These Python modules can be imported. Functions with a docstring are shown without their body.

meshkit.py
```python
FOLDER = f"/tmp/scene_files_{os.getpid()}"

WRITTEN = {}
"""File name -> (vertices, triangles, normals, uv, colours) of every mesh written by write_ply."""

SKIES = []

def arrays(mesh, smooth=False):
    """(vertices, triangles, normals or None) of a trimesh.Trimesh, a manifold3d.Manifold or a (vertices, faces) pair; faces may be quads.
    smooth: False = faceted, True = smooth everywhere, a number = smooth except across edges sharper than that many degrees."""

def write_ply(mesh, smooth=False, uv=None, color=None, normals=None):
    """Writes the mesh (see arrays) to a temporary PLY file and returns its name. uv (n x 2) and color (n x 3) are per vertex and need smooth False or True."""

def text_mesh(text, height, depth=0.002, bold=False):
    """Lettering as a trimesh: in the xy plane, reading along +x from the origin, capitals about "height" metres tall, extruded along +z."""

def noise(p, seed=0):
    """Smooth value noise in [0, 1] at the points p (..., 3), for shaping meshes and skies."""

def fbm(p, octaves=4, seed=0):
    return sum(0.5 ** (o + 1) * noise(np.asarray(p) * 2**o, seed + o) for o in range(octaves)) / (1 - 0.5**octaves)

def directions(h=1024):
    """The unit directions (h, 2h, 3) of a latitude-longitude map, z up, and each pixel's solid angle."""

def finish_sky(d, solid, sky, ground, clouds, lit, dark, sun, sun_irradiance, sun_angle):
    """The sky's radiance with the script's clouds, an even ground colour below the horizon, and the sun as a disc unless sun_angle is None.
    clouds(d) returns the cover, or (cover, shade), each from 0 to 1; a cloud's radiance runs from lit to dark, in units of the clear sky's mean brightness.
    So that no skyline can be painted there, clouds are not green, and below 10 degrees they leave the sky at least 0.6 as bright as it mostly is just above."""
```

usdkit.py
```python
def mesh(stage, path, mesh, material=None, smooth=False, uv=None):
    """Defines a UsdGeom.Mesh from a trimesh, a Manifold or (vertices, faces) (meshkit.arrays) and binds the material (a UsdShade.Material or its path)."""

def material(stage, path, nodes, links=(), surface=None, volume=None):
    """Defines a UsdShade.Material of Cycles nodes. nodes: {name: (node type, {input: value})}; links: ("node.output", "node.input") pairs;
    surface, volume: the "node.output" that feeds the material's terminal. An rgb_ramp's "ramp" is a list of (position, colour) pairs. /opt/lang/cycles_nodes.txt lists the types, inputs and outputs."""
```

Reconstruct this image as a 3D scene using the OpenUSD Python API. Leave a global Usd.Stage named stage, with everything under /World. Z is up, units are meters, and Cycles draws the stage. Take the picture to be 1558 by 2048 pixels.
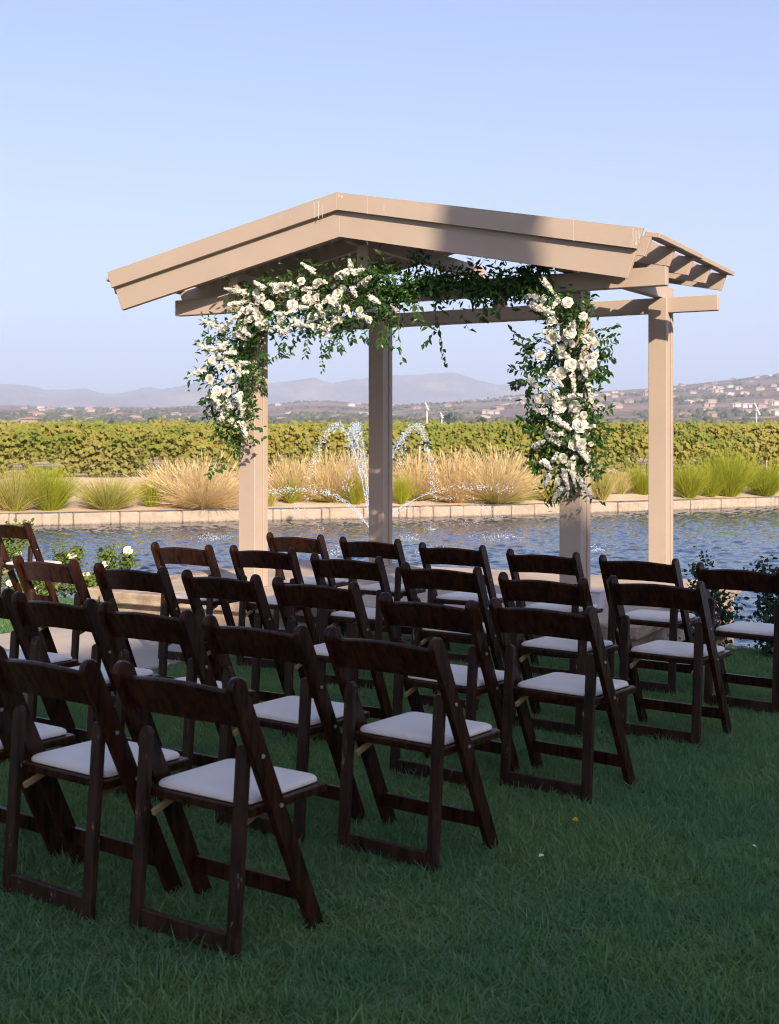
import math, random
import numpy as np, trimesh
from scipy.spatial import ConvexHull
from shapely.geometry import Polygon, Point
import usdkit, meshkit
from pxr import Usd, UsdGeom, UsdLux, UsdShade, Gf, Sdf, Vt

stage = Usd.Stage.CreateInMemory()
W = UsdGeom.Xform.Define(stage, '/World')
stage.SetDefaultPrim(W.GetPrim())
UsdGeom.SetStageUpAxis(stage, 'Z')

# ------------------------------------------------------------------ camera, sky, sun, exposure
FPX, HZ, EYE, CX = 2480.0, 895.0, 1.3975, 779.0          # focal length and horizon in pixels of the 1558x2048 photograph
cam = UsdGeom.Camera.Define(stage, '/World/camera')
cam.CreateHorizontalApertureAttr(36.0)
cam.CreateVerticalApertureAttr(36.0 * 2048 / 1558)
cam.CreateFocalLengthAttr(36.0 * FPX / 1558)
cam.CreateVerticalApertureOffsetAttr(-(1024 - HZ) / 1558 * 36.0)
cam.CreateClippingRangeAttr(Gf.Vec2f(0.05, 60000))
cam.AddTranslateOp().Set(Gf.Vec3d(0, 0, EYE))
cam.AddRotateXOp().Set(90.0)
cam.CreateExposureAttr(1.2)
cam.CreateFStopAttr(10.0)
cam.CreateFocusDistanceAttr(9.0)

SUN_EL = math.radians(25.0)
SUN_AZ = math.atan2(0.369, -0.93)                          # from +y towards +x
SH = np.array([math.sin(SUN_AZ), math.cos(SUN_AZ)])
dome = UsdLux.DomeLight.Define(stage, '/World/sky')
dome.GetPrim().SetCustomDataByKey('label', 'clear pale blue sky, whitish towards the horizon')
dome.GetPrim().SetCustomDataByKey('kind', 'structure')
skym = usdkit.material(stage, '/World/Looks/sky', {
    's': ('sky_texture', dict(sky_type='single_scattering', sun_disc=False, sun_elevation=SUN_EL, sun_rotation=SUN_AZ,
                              altitude=300.0, air_density=1.0, aerosol_density=2.0, ozone_density=2.0)),
    'm': ('mix', dict(mix_type='multiply', fac=1.0, color2=(0.865, 0.818, 0.98))),
    'b': ('background_shader', dict(strength=0.094))}, [('s.color', 'm.color1'), ('m.color', 'b.color')], surface='b.background')
UsdShade.MaterialBindingAPI.Apply(dome.GetPrim()).Bind(skym)
sun = UsdLux.DistantLight.Define(stage, '/World/sun')
sun.CreateIntensityAttr(1.06)
sun.CreateNormalizeAttr(True)
sun.CreateAngleAttr(0.5)
sun.CreateColorAttr(Gf.Vec3f(1.0, 0.82, 0.63))
sun.AddRotateZOp().Set(-math.degrees(SUN_AZ))
sun.AddRotateXOp().Set(-(90 - math.degrees(SUN_EL)))

rng = np.random.default_rng(7)
random.seed(7)
used = {}


def numbered(parent, name):
    k = (parent, name)
    n = used.get(k, 0)
    used[k] = n + 1
    return f'{parent}/{name}' if n == 0 else f'{parent}/{name}_{n:03d}'


def tag(prim, label=None, cat=None, group=None, kind=None):
    p = prim.GetPrim() if hasattr(prim, 'GetPrim') else prim
    for k, v in (('label', label), ('category', cat), ('group', group), ('kind', kind)):
        if v:
            p.SetCustomDataByKey(k, v)
    return p


def thing(name, label, cat, loc=(0, 0, 0), rotz=0.0, group=None):
    x = UsdGeom.Xform.Define(stage, numbered('/World', name))
    x.AddTranslateOp().Set(Gf.Vec3d(*map(float, loc)))
    if rotz:
        x.AddRotateZOp().Set(math.degrees(rotz))
    tag(x, label, cat, group)
    return x.GetPrim()


def part(name, mesh, mat, parent, smooth=False, label=None, kind=None):
    path = numbered(str(parent.GetPath()) if parent is not None else '/World', name)
    m = usdkit.mesh(stage, path, mesh, mat, smooth=smooth)
    tag(m, label, None, None, kind)
    return m.GetPrim()


def copy_of(src, name, label, cat, loc, rotz, group=None):
    x = UsdGeom.Xform.Define(stage, numbered('/World', name))
    x.AddTranslateOp().Set(Gf.Vec3d(*map(float, loc)))
    x.AddRotateZOp().Set(math.degrees(rotz))
    x.GetPrim().GetReferences().AddInternalReference(src)
    x.GetPrim().SetInstanceable(True)
    tag(x, label, cat, group)
    return x.GetPrim()


# ------------------------------------------------------------------ materials
LK = '/World/Looks/'


def mat(name, nodes, links, surface='p.BSDF', volume=None):
    return usdkit.material(stage, LK + name, nodes, links, surface=surface, volume=volume)


def noisy(name, c1, c2, scale=8.0, rough=0.6, detail=4.0, bump=0.0, bscale=40.0, spec=0.5, lo=0.35, hi=0.65, coat=0.0, obj=True, stretch=None, extra=None):
    """Principled material whose colour runs between c1 and c2 with noise; fine relief from a second noise."""
    src = 'tc.object' if obj else 'g.position'
    n = {'tc': ('texture_coordinate', {}), 'g': ('geometry', {}), 'm': ('mapping', dict(scale=stretch or (1, 1, 1))),
         'n': ('noise_texture', dict(scale=scale, detail=detail, roughness=0.6)),
         'r': ('rgb_ramp', {'ramp': [(0, c1), (lo, c1), (hi, c2), (1, c2)]}),
         'p': ('principled_bsdf', dict(roughness=rough, specular_ior_level=spec, coat_weight=coat, coat_roughness=0.2))}
    l = [(src, 'm.vector'), ('m.vector', 'n.vector'), ('n.fac', 'r.fac'), ('r.color', 'p.base_color')]
    if bump:
        n['n2'] = ('noise_texture', dict(scale=bscale, detail=5.0, roughness=0.6))
        n['b'] = ('bump', dict(strength=bump, distance=0.01))
        l += [('m.vector', 'n2.vector'), ('n2.fac', 'b.height'), ('b.normal', 'p.normal')]
    return mat(name, n, l)


def leafmat(name, stops, trans=0.35, rough=0.45, pos_scale=None, stops2=None, spec=0.4):
    """Leaves: each loose face its own tone; a translucent share lets the light through. With pos_scale, patches of a second ramp."""
    n = {'g': ('geometry', {}), 'r': ('rgb_ramp', {'ramp': stops}),
         'p': ('principled_bsdf', dict(roughness=rough, specular_ior_level=spec)), 't': ('translucent_bsdf', {}), 'x': ('mix_closure', dict(fac=trans))}
    l = [('g.random_per_island', 'r.fac')]
    col = 'r.color'
    if stops2:
        n['r2'] = ('rgb_ramp', {'ramp': stops2})
        n['ns'] = ('noise_texture', dict(scale=pos_scale, detail=3.0))
        n['rr'] = ('rgb_ramp', {'ramp': [(0, (0, 0, 0)), (0.42, (0, 0, 0)), (0.56, (1, 1, 1)), (1, (1, 1, 1))]})
        n['mx'] = ('mix', {})
        l += [('g.random_per_island', 'r2.fac'), ('g.position', 'ns.vector'), ('ns.fac', 'rr.fac'), ('rr.color', 'mx.fac'), ('r.color', 'mx.color1'), ('r2.color', 'mx.color2')]
        col = 'mx.color'
    l += [(col, 'p.base_color'), (col, 't.color'), ('p.BSDF', 'x.closure1'), ('t.BSDF', 'x.closure2')]
    return mat(name, n, l, surface='x.closure')


def woodmat(name, c1, c2, wear, rough=0.32, scale=(14, 14, 2.2), coat=0.25, amount=0.60):
    n = {'tc': ('texture_coordinate', {}), 'oi': ('object_info', {}), 'm': ('mapping', dict(scale=scale)),
         'add': ('vector_math', dict(math_type='add')), 'mul': ('vector_math', dict(math_type='scale', scale=19.0)), 'cv': ('combine_xyz', {}),
         'n': ('noise_texture', dict(scale=2.5, detail=7.0, roughness=0.65, distortion=0.4)),
         'r': ('rgb_ramp', {'ramp': [(0, c1), (0.35, c1), (0.68, c2), (1, c2)]}),
         'n3': ('noise_texture', dict(scale=26.0, detail=6.0, roughness=0.72)),
         'r3': ('rgb_ramp', {'ramp': [(0, (0, 0, 0)), (amount, (0, 0, 0)), (amount + .07, (1, 1, 1)), (1, (1, 1, 1))]}),
         'm3': ('mapping', dict(scale=(1.6, 1.6, .45))), 'mx': ('mix', dict(color2=wear)), 'wf': ('math', dict(math_type='multiply', value2=0.5)),
         'rg': ('map_range', dict(from_min=0.3, from_max=0.7, to_min=rough - 0.08, to_max=rough + 0.14)),
         'b': ('bump', dict(strength=0.25, distance=0.003)),
         'p': ('principled_bsdf', dict(roughness=rough, specular_ior_level=0.20, coat_weight=coat, coat_roughness=0.15))}
    l = [('oi.random', 'cv.x'), ('oi.random', 'cv.y'), ('cv.vector', 'mul.vector1'), ('tc.object', 'add.vector1'), ('mul.vector', 'add.vector2'),
         ('add.vector', 'm.vector'), ('m.vector', 'n.vector'), ('n.fac', 'r.fac'), ('add.vector', 'm3.vector'), ('m3.vector', 'n3.vector'), ('n3.fac', 'r3.fac'),
         ('r.color', 'mx.color1'), ('r3.color', 'wf.value1'), ('wf.value', 'mx.fac'), ('mx.color', 'p.base_color'), ('n.fac', 'rg.value'), ('rg.result', 'p.roughness'),
         ('n.fac', 'b.height'), ('b.normal', 'p.normal')]
    return mat(name, n, l)


M = {}
M['taupe'] = mat('taupe_paint', {
    'g': ('geometry', {}), 'n': ('noise_texture', dict(scale=1.7, detail=5.0, roughness=0.6)),
    'r': ('rgb_ramp', {'ramp': [(0, (0.345, 0.278, 0.222)), (0.4, (0.37, 0.298, 0.239)), (0.65, (0.39, 0.315, 0.252)), (1, (0.41, 0.33, 0.264))]}),
    'm2': ('mapping', dict(scale=(9, 9, 0.9))), 'n2': ('noise_texture', dict(scale=3.0, detail=5.0, roughness=0.7)),
    'n3': ('noise_texture', dict(scale=55.0, detail=4.0)), 'b': ('bump', dict(strength=0.22, distance=0.004)), 'b2': ('bump', dict(strength=0.10, distance=0.003)),
    'r2': ('rgb_ramp', {'ramp': [(0, (0, 0, 0)), (0.72, (0, 0, 0)), (0.76, (1, 1, 1)), (1, (1, 1, 1))]}), 'mx': ('mix', dict(color2=(0.72, 0.66, 0.58))),
    'wf': ('math', dict(math_type='multiply', value2=0.22)),
    'p': ('principled_bsdf', dict(roughness=0.62, specular_ior_level=0.35))},
    [('g.position', 'n.vector'), ('n.fac', 'r.fac'), ('g.position', 'm2.vector'), ('m2.vector', 'n2.vector'), ('n2.fac', 'r2.fac'), ('r2.color', 'wf.value1'), ('wf.value', 'mx.fac'),
     ('r.color', 'mx.color1'), ('mx.color', 'p.base_color'), ('g.position', 'n3.vector'), ('n3.fac', 'b2.height'), ('n2.fac', 'b.height'), ('b.normal', 'b2.normal'), ('b2.normal', 'p.normal')])
M['dropping'] = noisy('bird_dropping', (0.50, 0.43, 0.36), (0.66, 0.60, 0.54), 60, 0.8)
M['concrete'] = noisy('tan_concrete', (0.36, 0.28, 0.21), (0.48, 0.39, 0.30), 2.2, 0.85, 6, 0.35, 60, obj=False)
M['path'] = noisy('path_concrete', (0.33, 0.28, 0.235), (0.42, 0.36, 0.30), 1.5, 0.85, 7, 0.3, 90, obj=False)
M['rimstone'] = noisy('rim_stone', (0.20, 0.145, 0.10), (0.38, 0.30, 0.22), 5, 0.85, 7, 0.9, 22, obj=False)
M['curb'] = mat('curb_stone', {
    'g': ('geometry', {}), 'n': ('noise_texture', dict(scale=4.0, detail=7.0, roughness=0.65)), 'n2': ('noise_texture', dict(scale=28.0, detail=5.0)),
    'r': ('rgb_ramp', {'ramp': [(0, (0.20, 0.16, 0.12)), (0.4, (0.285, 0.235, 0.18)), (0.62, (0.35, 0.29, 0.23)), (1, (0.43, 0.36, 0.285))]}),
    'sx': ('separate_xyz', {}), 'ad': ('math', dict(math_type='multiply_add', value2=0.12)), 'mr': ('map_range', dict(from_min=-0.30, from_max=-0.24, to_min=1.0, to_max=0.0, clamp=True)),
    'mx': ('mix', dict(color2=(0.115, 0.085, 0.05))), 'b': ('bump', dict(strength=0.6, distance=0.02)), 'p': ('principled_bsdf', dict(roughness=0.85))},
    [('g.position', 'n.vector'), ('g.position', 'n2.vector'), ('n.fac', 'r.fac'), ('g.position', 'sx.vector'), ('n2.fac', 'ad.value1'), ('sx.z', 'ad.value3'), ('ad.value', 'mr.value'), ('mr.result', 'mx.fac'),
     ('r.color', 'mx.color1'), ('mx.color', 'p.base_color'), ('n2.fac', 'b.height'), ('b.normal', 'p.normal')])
M['soil'] = noisy('sandy_soil', (0.42, 0.30, 0.205), (0.58, 0.44, 0.31), 0.6, 0.95, 8, 0.8, 6, obj=False)
M['lawn_soil'] = noisy('lawn_soil', (0.045, 0.075, 0.025), (0.08, 0.12, 0.04), 3, 0.9, 6, 0.5, 30, obj=False)
M['wood'] = woodmat('espresso_wood', (0.007, 0.0032, 0.002), (0.042, 0.0125, 0.0042), (0.20, 0.12, 0.07), 0.28, coat=0.05, amount=0.685)
M['wood_worn'] = woodmat('worn_brown_wood', (0.011, 0.006, 0.004), (0.046, 0.021, 0.011), (0.40, 0.30, 0.22), 0.42, coat=0.0, amount=0.62)
M['pad'] = noisy('ivory_vinyl', (0.61, 0.555, 0.49), (0.66, 0.60, 0.53), 5, 0.42, 3, 0.2, 9, spec=0.6)
M['link'] = noisy('brass_link', (0.24, 0.17, 0.07), (0.34, 0.24, 0.10), 20, 0.5, 3)
M['steel'] = noisy('steel', (0.16, 0.16, 0.17), (0.28, 0.28, 0.30), 40, 0.35, 3, spec=0.8)
M['metalbox'] = noisy('grey_box_paint', (0.42, 0.43, 0.45), (0.55, 0.56, 0.58), 6, 0.5, 4)
M['blade'] = leafmat('grass_blade', [(0, (0.106, 0.229, 0.085)), (0.35, (0.234, 0.447, 0.151)), (0.7, (0.383, 0.634, 0.250)), (0.9, (0.553, 0.770, 0.401)), (0.96, (0.702, 0.686, 0.421)), (1, (0.745, 0.666, 0.441))], 0.45, 0.4, 1.3,
                     [(0, (0.138, 0.260, 0.080)), (0.5, (0.298, 0.520, 0.160)), (0.9, (0.489, 0.686, 0.281)), (1, (0.702, 0.645, 0.381))], spec=0.6)
M['leaf'] = leafmat('smilax_leaf', [(0, (0.043, 0.109, 0.017)), (0.5, (0.090, 0.196, 0.029)), (0.85, (0.174, 0.297, 0.046)), (1, (0.290, 0.392, 0.087))], 0.38, 0.35)
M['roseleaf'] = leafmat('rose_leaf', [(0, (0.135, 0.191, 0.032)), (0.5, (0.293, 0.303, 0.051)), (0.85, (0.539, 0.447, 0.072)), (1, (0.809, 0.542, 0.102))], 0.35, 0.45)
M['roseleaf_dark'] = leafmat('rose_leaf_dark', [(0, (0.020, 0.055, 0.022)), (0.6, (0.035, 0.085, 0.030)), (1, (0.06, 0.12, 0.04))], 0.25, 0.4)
M['stem'] = noisy('green_stem', (0.05, 0.09, 0.02), (0.10, 0.11, 0.04), 20, 0.6)
M['petal'] = leafmat('white_petal', [(0, (0.78, 0.77, 0.69)), (0.6, (0.84, 0.84, 0.79)), (1, (0.88, 0.88, 0.85))], 0.28, 0.6, spec=0.2)
M['vine'] = leafmat('vine_leaf', [(0, (0.155, 0.185, 0.027)), (0.45, (0.270, 0.272, 0.043)), (0.75, (0.423, 0.349, 0.067)), (0.9, (0.536, 0.356, 0.098)), (1, (0.592, 0.305, 0.098))], 0.3, 0.55, 0.35,
                    [(0, (0.240, 0.218, 0.043)), (0.3, (0.423, 0.280, 0.080)), (0.6, (0.536, 0.300, 0.109)), (0.8, (0.423, 0.177, 0.072)), (1, (0.649, 0.293, 0.072))], 0.25)
M['vine_far'] = leafmat('far_vine_leaf', [(0, (0.209, 0.231, 0.026)), (0.5, (0.315, 0.315, 0.041)), (0.85, (0.431, 0.367, 0.061)), (1, (0.496, 0.340, 0.077))], 0.3, 0.6)
M['vine_brown'] = leafmat('brown_vine_leaf', [(0, (0.20, 0.19, 0.045)), (0.3, (0.36, 0.24, 0.08)), (0.6, (0.46, 0.27, 0.11)), (0.8, (0.34, 0.16, 0.07)), (1, (0.52, 0.36, 0.17))], 0.3, 0.6)
M['bark'] = noisy('vine_bark', (0.06, 0.04, 0.028), (0.13, 0.09, 0.06), 9, 0.9, 5, 0.6, 30)
M['stake'] = noisy('weathered_stake', (0.32, 0.27, 0.21), (0.45, 0.40, 0.33), 8, 0.85)
M['tan_grass'] = leafmat('tan_plume_grass', [(0, (0.655, 0.513, 0.268)), (0.5, (0.874, 0.712, 0.420)), (1, (0.880, 0.880, 0.629))], 0.4, 0.7)
M['green_grass'] = leafmat('green_clump_grass', [(0, (0.321, 0.348, 0.022)), (0.5, (0.524, 0.510, 0.033)), (0.85, (0.709, 0.607, 0.052)), (1, (0.877, 0.664, 0.149))], 0.4, 0.6)
M['cypress'] = leafmat('cypress_leaf', [(0, (0.02, 0.05, 0.015)), (1, (0.05, 0.09, 0.03))], 0.2, 0.6)
M['water'] = mat('pond_water', {
    'g': ('geometry', {}), 'm': ('mapping', dict(scale=(1.0, 1.7, 1.0), rotation=(0, 0, 0.35))),
    'n': ('noise_texture', dict(scale=2.6, detail=3.0, roughness=0.55, distortion=0.5)), 'n2': ('noise_texture', dict(scale=9.0, detail=3.0, roughness=0.5)),
    'b': ('bump', dict(strength=0.3, distance=0.03)), 'b2': ('bump', dict(strength=0.3, distance=0.02)),
    'p': ('principled_bsdf', dict(base_color=(0.012, 0.034, 0.070), roughness=0.06, ior=1.34, specular_ior_level=0.55))},
    [('g.position', 'm.vector'), ('m.vector', 'n.vector'), ('m.vector', 'n2.vector'), ('n.fac', 'b.height'), ('b.normal', 'b2.normal'), ('n2.fac', 'b2.height'), ('b2.normal', 'p.normal')])
M['spray'] = mat('water_drops', {'p': ('principled_bsdf', dict(base_color=(0.72, 0.84, 1.0), roughness=0.08, ior=1.33, transmission_weight=0.5, specular_ior_level=0.8))}, [])
M['stucco'] = noisy('tan_stucco', (0.24, 0.19, 0.145), (0.30, 0.235, 0.18), 0.5, 0.9, obj=False)
M['tiles'] = noisy('clay_tiles', (0.28, 0.17, 0.115), (0.38, 0.26, 0.19), 0.8, 0.9, obj=False)
M['window'] = mat('dark_window', {'p': ('principled_bsdf', dict(base_color=(0.03, 0.035, 0.04), roughness=0.15))}, [])
M['whitepole'] = noisy('pale_pole', (0.60, 0.56, 0.50), (0.70, 0.66, 0.60), 3, 0.6)
M['oak'] = leafmat('tree_leaf', [(0, (0.045, 0.075, 0.025)), (0.6, (0.09, 0.125, 0.035)), (1, (0.16, 0.18, 0.05))], 0.25, 0.6)
M['farwood'] = mat('far_trees', {'oi': ('object_info', {}), 'r': ('rgb_ramp', {'ramp': [(0, (0.06, 0.075, 0.045)), (0.6, (0.095, 0.10, 0.06)), (1, (0.16, 0.145, 0.085))]}),
                                 'p': ('principled_bsdf', dict(roughness=0.9, specular_ior_level=0.1))}, [('oi.random', 'r.fac'), ('r.color', 'p.base_color')])
M['farhouse'] = mat('far_house', {'g': ('geometry', {}), 'oi': ('object_info', {}), 'sx': ('separate_xyz', {}), 'gt': ('math', dict(math_type='greater_than', value2=0.25)),
                                  'w': ('rgb_ramp', {'ramp': [(0, (0.30, 0.23, 0.18)), (0.5, (0.42, 0.35, 0.29)), (1, (0.58, 0.54, 0.49))]}),
                                  't': ('rgb_ramp', {'ramp': [(0, (0.26, 0.15, 0.10)), (0.5, (0.38, 0.26, 0.19)), (1, (0.44, 0.38, 0.33))]}), 'mx': ('mix', {}),
                                  'p': ('principled_bsdf', dict(roughness=0.9))},
                     [('g.normal', 'sx.vector'), ('sx.z', 'gt.value1'), ('oi.random', 'w.fac'), ('oi.random', 't.fac'), ('gt.value', 'mx.fac'), ('w.color', 'mx.color1'), ('t.color', 'mx.color2'), ('mx.color', 'p.base_color')])
M['hills'] = mat('chaparral_hills', {
    'g': ('geometry', {}), 'n': ('noise_texture', dict(scale=0.0035, detail=9.0, roughness=0.62)), 'n2': ('noise_texture', dict(scale=0.03, detail=8.0, roughness=0.7)),
    'r': ('rgb_ramp', {'ramp': [(0, (0.130, 0.090, 0.077)), (0.40, (0.183, 0.123, 0.099)), (0.52, (0.260, 0.174, 0.132)), (0.60, (0.401, 0.286, 0.204)), (1, (0.519, 0.375, 0.264))]}),
    'r2': ('rgb_ramp', {'ramp': [(0, (0.071, 0.078, 0.044)), (0.44, (0.100, 0.095, 0.055)), (0.50, (0.330, 0.230, 0.171)), (1, (0.543, 0.403, 0.297))]}),
    'mx': ('mix', dict(fac=0.42)), 'b': ('bump', dict(strength=0.8, distance=8.0)),
    'p': ('principled_bsdf', dict(roughness=0.95, specular_ior_level=0.1))},
    [('g.position', 'n.vector'), ('g.position', 'n2.vector'), ('n.fac', 'r.fac'), ('n2.fac', 'r2.fac'), ('r.color', 'mx.color1'), ('r2.color', 'mx.color2'), ('mx.color', 'p.base_color'), ('n2.fac', 'b.height'), ('b.normal', 'p.normal')])


# ------------------------------------------------------------------ mesh helpers
class MB:
    def __init__(self):
        self.v, self.f, self.n = [], [], 0

    def add(self, v, f):
        v = np.asarray(v, float)
        f = np.asarray(f, int)
        if f.shape[1] == 4:
            f = np.vstack([f[:, [0, 1, 2]], f[:, [0, 2, 3]]])
        self.v.append(v)
        self.f.append(f + self.n)
        self.n += len(v)
        return self

    def mesh(self):
        return trimesh.Trimesh(np.vstack(self.v), np.vstack(self.f), process=False)


def hull(p):
    m = trimesh.Trimesh(*(lambda h: (np.asarray(p, float), h.simplices))(ConvexHull(np.asarray(p, float))), process=False)
    m.remove_unreferenced_vertices()
    c = m.vertices.mean(0)
    n = np.cross(m.vertices[m.faces[:, 1]] - m.vertices[m.faces[:, 0]], m.vertices[m.faces[:, 2]] - m.vertices[m.faces[:, 0]])
    flip = ((m.vertices[m.faces].mean(1) - c) * n).sum(1) < 0
    m.faces[flip] = m.faces[flip][:, ::-1]
    return trimesh.Trimesh(m.vertices, m.faces, process=False)


def box(x0, x1, y0, y1, z0, z1, ch=0.004):
    """Box with chamfered edges."""
    p = []
    c = min(ch, (x1 - x0) / 3, (y1 - y0) / 3, (z1 - z0) / 3)
    for sx in (0, 1):
        for sy in (0, 1):
            for sz in (0, 1):
                X, Y, Z = (x1 if sx else x0), (y1 if sy else y0), (z1 if sz else z0)
                dx, dy, dz = (-c if sx else c), (-c if sy else c), (-c if sz else c)
                p += [(X, Y + dy, Z + dz), (X + dx, Y, Z + dz), (X + dx, Y + dy, Z)]
    return hull(p)


def prism(poly, axis, t0, t1, ch=0.003):
    """Convex outline extruded along x ('x': poly is (y,z)), y ('y': (x,z)) or z ('z': (x,y)), with chamfered rims."""
    poly = np.asarray(poly, float)
    c = poly.mean(0)
    r = np.linalg.norm(poly - c, axis=1).min()
    small = c + (poly - c) * (1 - min(0.3, ch / max(r, 1e-6)))
    out = []
    for q, t in ((small, t0), (poly, t0 + ch), (poly, t1 - ch), (small, t1)):
        for u, v in q:
            out.append({'x': (t, u, v), 'y': (u, t, v), 'z': (u, v, t)}[axis])
    return hull(out)


def tube(mb, pts, radii, sides=6):
    p = np.asarray(pts, float)
    r = np.broadcast_to(radii, (len(p),))
    t = np.gradient(p, axis=0)
    t /= np.linalg.norm(t, axis=1, keepdims=True) + 1e-12
    a = np.cross(t, [0.31, 0.17, 0.93])
    a /= np.linalg.norm(a, axis=1, keepdims=True) + 1e-12
    b = np.cross(t, a)
    an = np.arange(sides) * 2 * np.pi / sides
    v = p[:, None] + r[:, None, None] * (np.cos(an)[None, :, None] * a[:, None] + np.sin(an)[None, :, None] * b[:, None])
    f = []
    for i in range(len(p) - 1):
        for j in range(sides):
            k = (j + 1) % sides
            f.append([i * sides + j, i * sides + k, (i + 1) * sides + k, (i + 1) * sides + j])
    mb.add(v.reshape(-1, 3), f)
    n = len(p) * sides
    return mb


def unit(v):
    v = np.asarray(v, float)
    return v / (np.linalg.norm(v, axis=-1, keepdims=True) + 1e-12)


def leaves(pos, dirs, length, width, up=None, fold=0.25, curl=0.15):
    """Many leaves at once: each a folded, pointed blade of 6 triangles starting at pos and running along dirs."""
    n = len(pos)
    d = unit(dirs)
    u = unit(rng.normal(size=(n, 3)) if up is None else up)
    s = unit(np.cross(d, u))
    nn = np.cross(s, d)
    L = np.broadcast_to(length, (n,))[:, None]
    Wd = np.broadcast_to(width, (n,))[:, None]
    P = np.asarray(pos, float)
    v = np.stack([P, P + d * L * 0.4 + s * Wd * 0.5 + nn * Wd * fold, P + d * L * 0.42 - nn * L * 0.02, P + d * L * 0.4 - s * Wd * 0.5 + nn * Wd * fold, P + d * L * 0.75 + s * Wd * 0.33 + nn * Wd * fold * .5 - nn * L * curl * .5,
                  P + d * L * 0.75 - s * Wd * 0.33 + nn * Wd * fold * .5 - nn * L * curl * .5, P + d * L - nn * L * curl], 1)
    f = np.array([[0, 2, 1], [0, 3, 2], [1, 2, 4], [3, 5, 2], [2, 5, 4], [4, 5, 6]])
    F = (np.arange(n)[:, None, None] * 7 + f[None]).reshape(-1, 3)
    return v.reshape(-1, 3), F


def cards(pos, dirs, ups, length, width):
    """Cheap lobed leaf: 4 triangles."""
    n = len(pos)
    d, s = unit(dirs), unit(np.cross(unit(dirs), unit(ups)))
    nn = np.cross(s, d)
    L = np.broadcast_to(length, (n,))[:, None]
    Wd = np.broadcast_to(width, (n,))[:, None]
    P = np.asarray(pos, float)
    v = np.stack([P - d * L * .4, P + s * Wd * .5 + d * L * .05 + nn * L * .12, P + d * L * .6, P - s * Wd * .5 + d * L * .05 + nn * L * .12, P], 1)
    f = np.array([[4, 0, 1], [4, 1, 2], [4, 2, 3], [4, 3, 0]])
    return v.reshape(-1, 3), (np.arange(n)[:, None, None] * 5 + f[None]).reshape(-1, 3)


def blades(pos, dirs, length, width, droop, segs=3):
    """Tapering grass blades that arch over: pos n x 3, dirs n x 3 initial directions."""
    n = len(pos)
    d = unit(dirs)
    L = np.broadcast_to(length, (n,))[:, None]
    Wd = np.broadcast_to(width, (n,))[:, None]
    dr = np.broadcast_to(droop, (n,))[:, None]
    side = unit(np.cross(d, unit(rng.normal(size=(n, 3)))))
    rows = []
    p = np.asarray(pos, float)
    hd = d.copy()
    for i in range(segs):
        w = Wd * (1 - 0.75 * i / segs) * 0.5
        rows += [p - side * w, p + side * w]
        p = p + hd * L / segs
        hd = unit(hd + np.array([0, 0, -1.0]) * dr / segs + d * np.array([1, 1, 0]) * dr * 0.4 / segs)
    rows.append(p)
    v = np.stack(rows, 1)
    f = []
    for i in range(segs - 1):
        a = 2 * i
        f += [[a, a + 1, a + 3], [a, a + 3, a + 2]]
    f.append([2 * segs - 2, 2 * segs - 1, 2 * segs])
    k = 2 * segs + 1
    return v.reshape(-1, 3), (np.arange(n)[:, None, None] * k + np.array(f)[None]).reshape(-1, 3)


def rot_to(frm, to):
    return trimesh.geometry.align_vectors(frm, to)[:3, :3]


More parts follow.
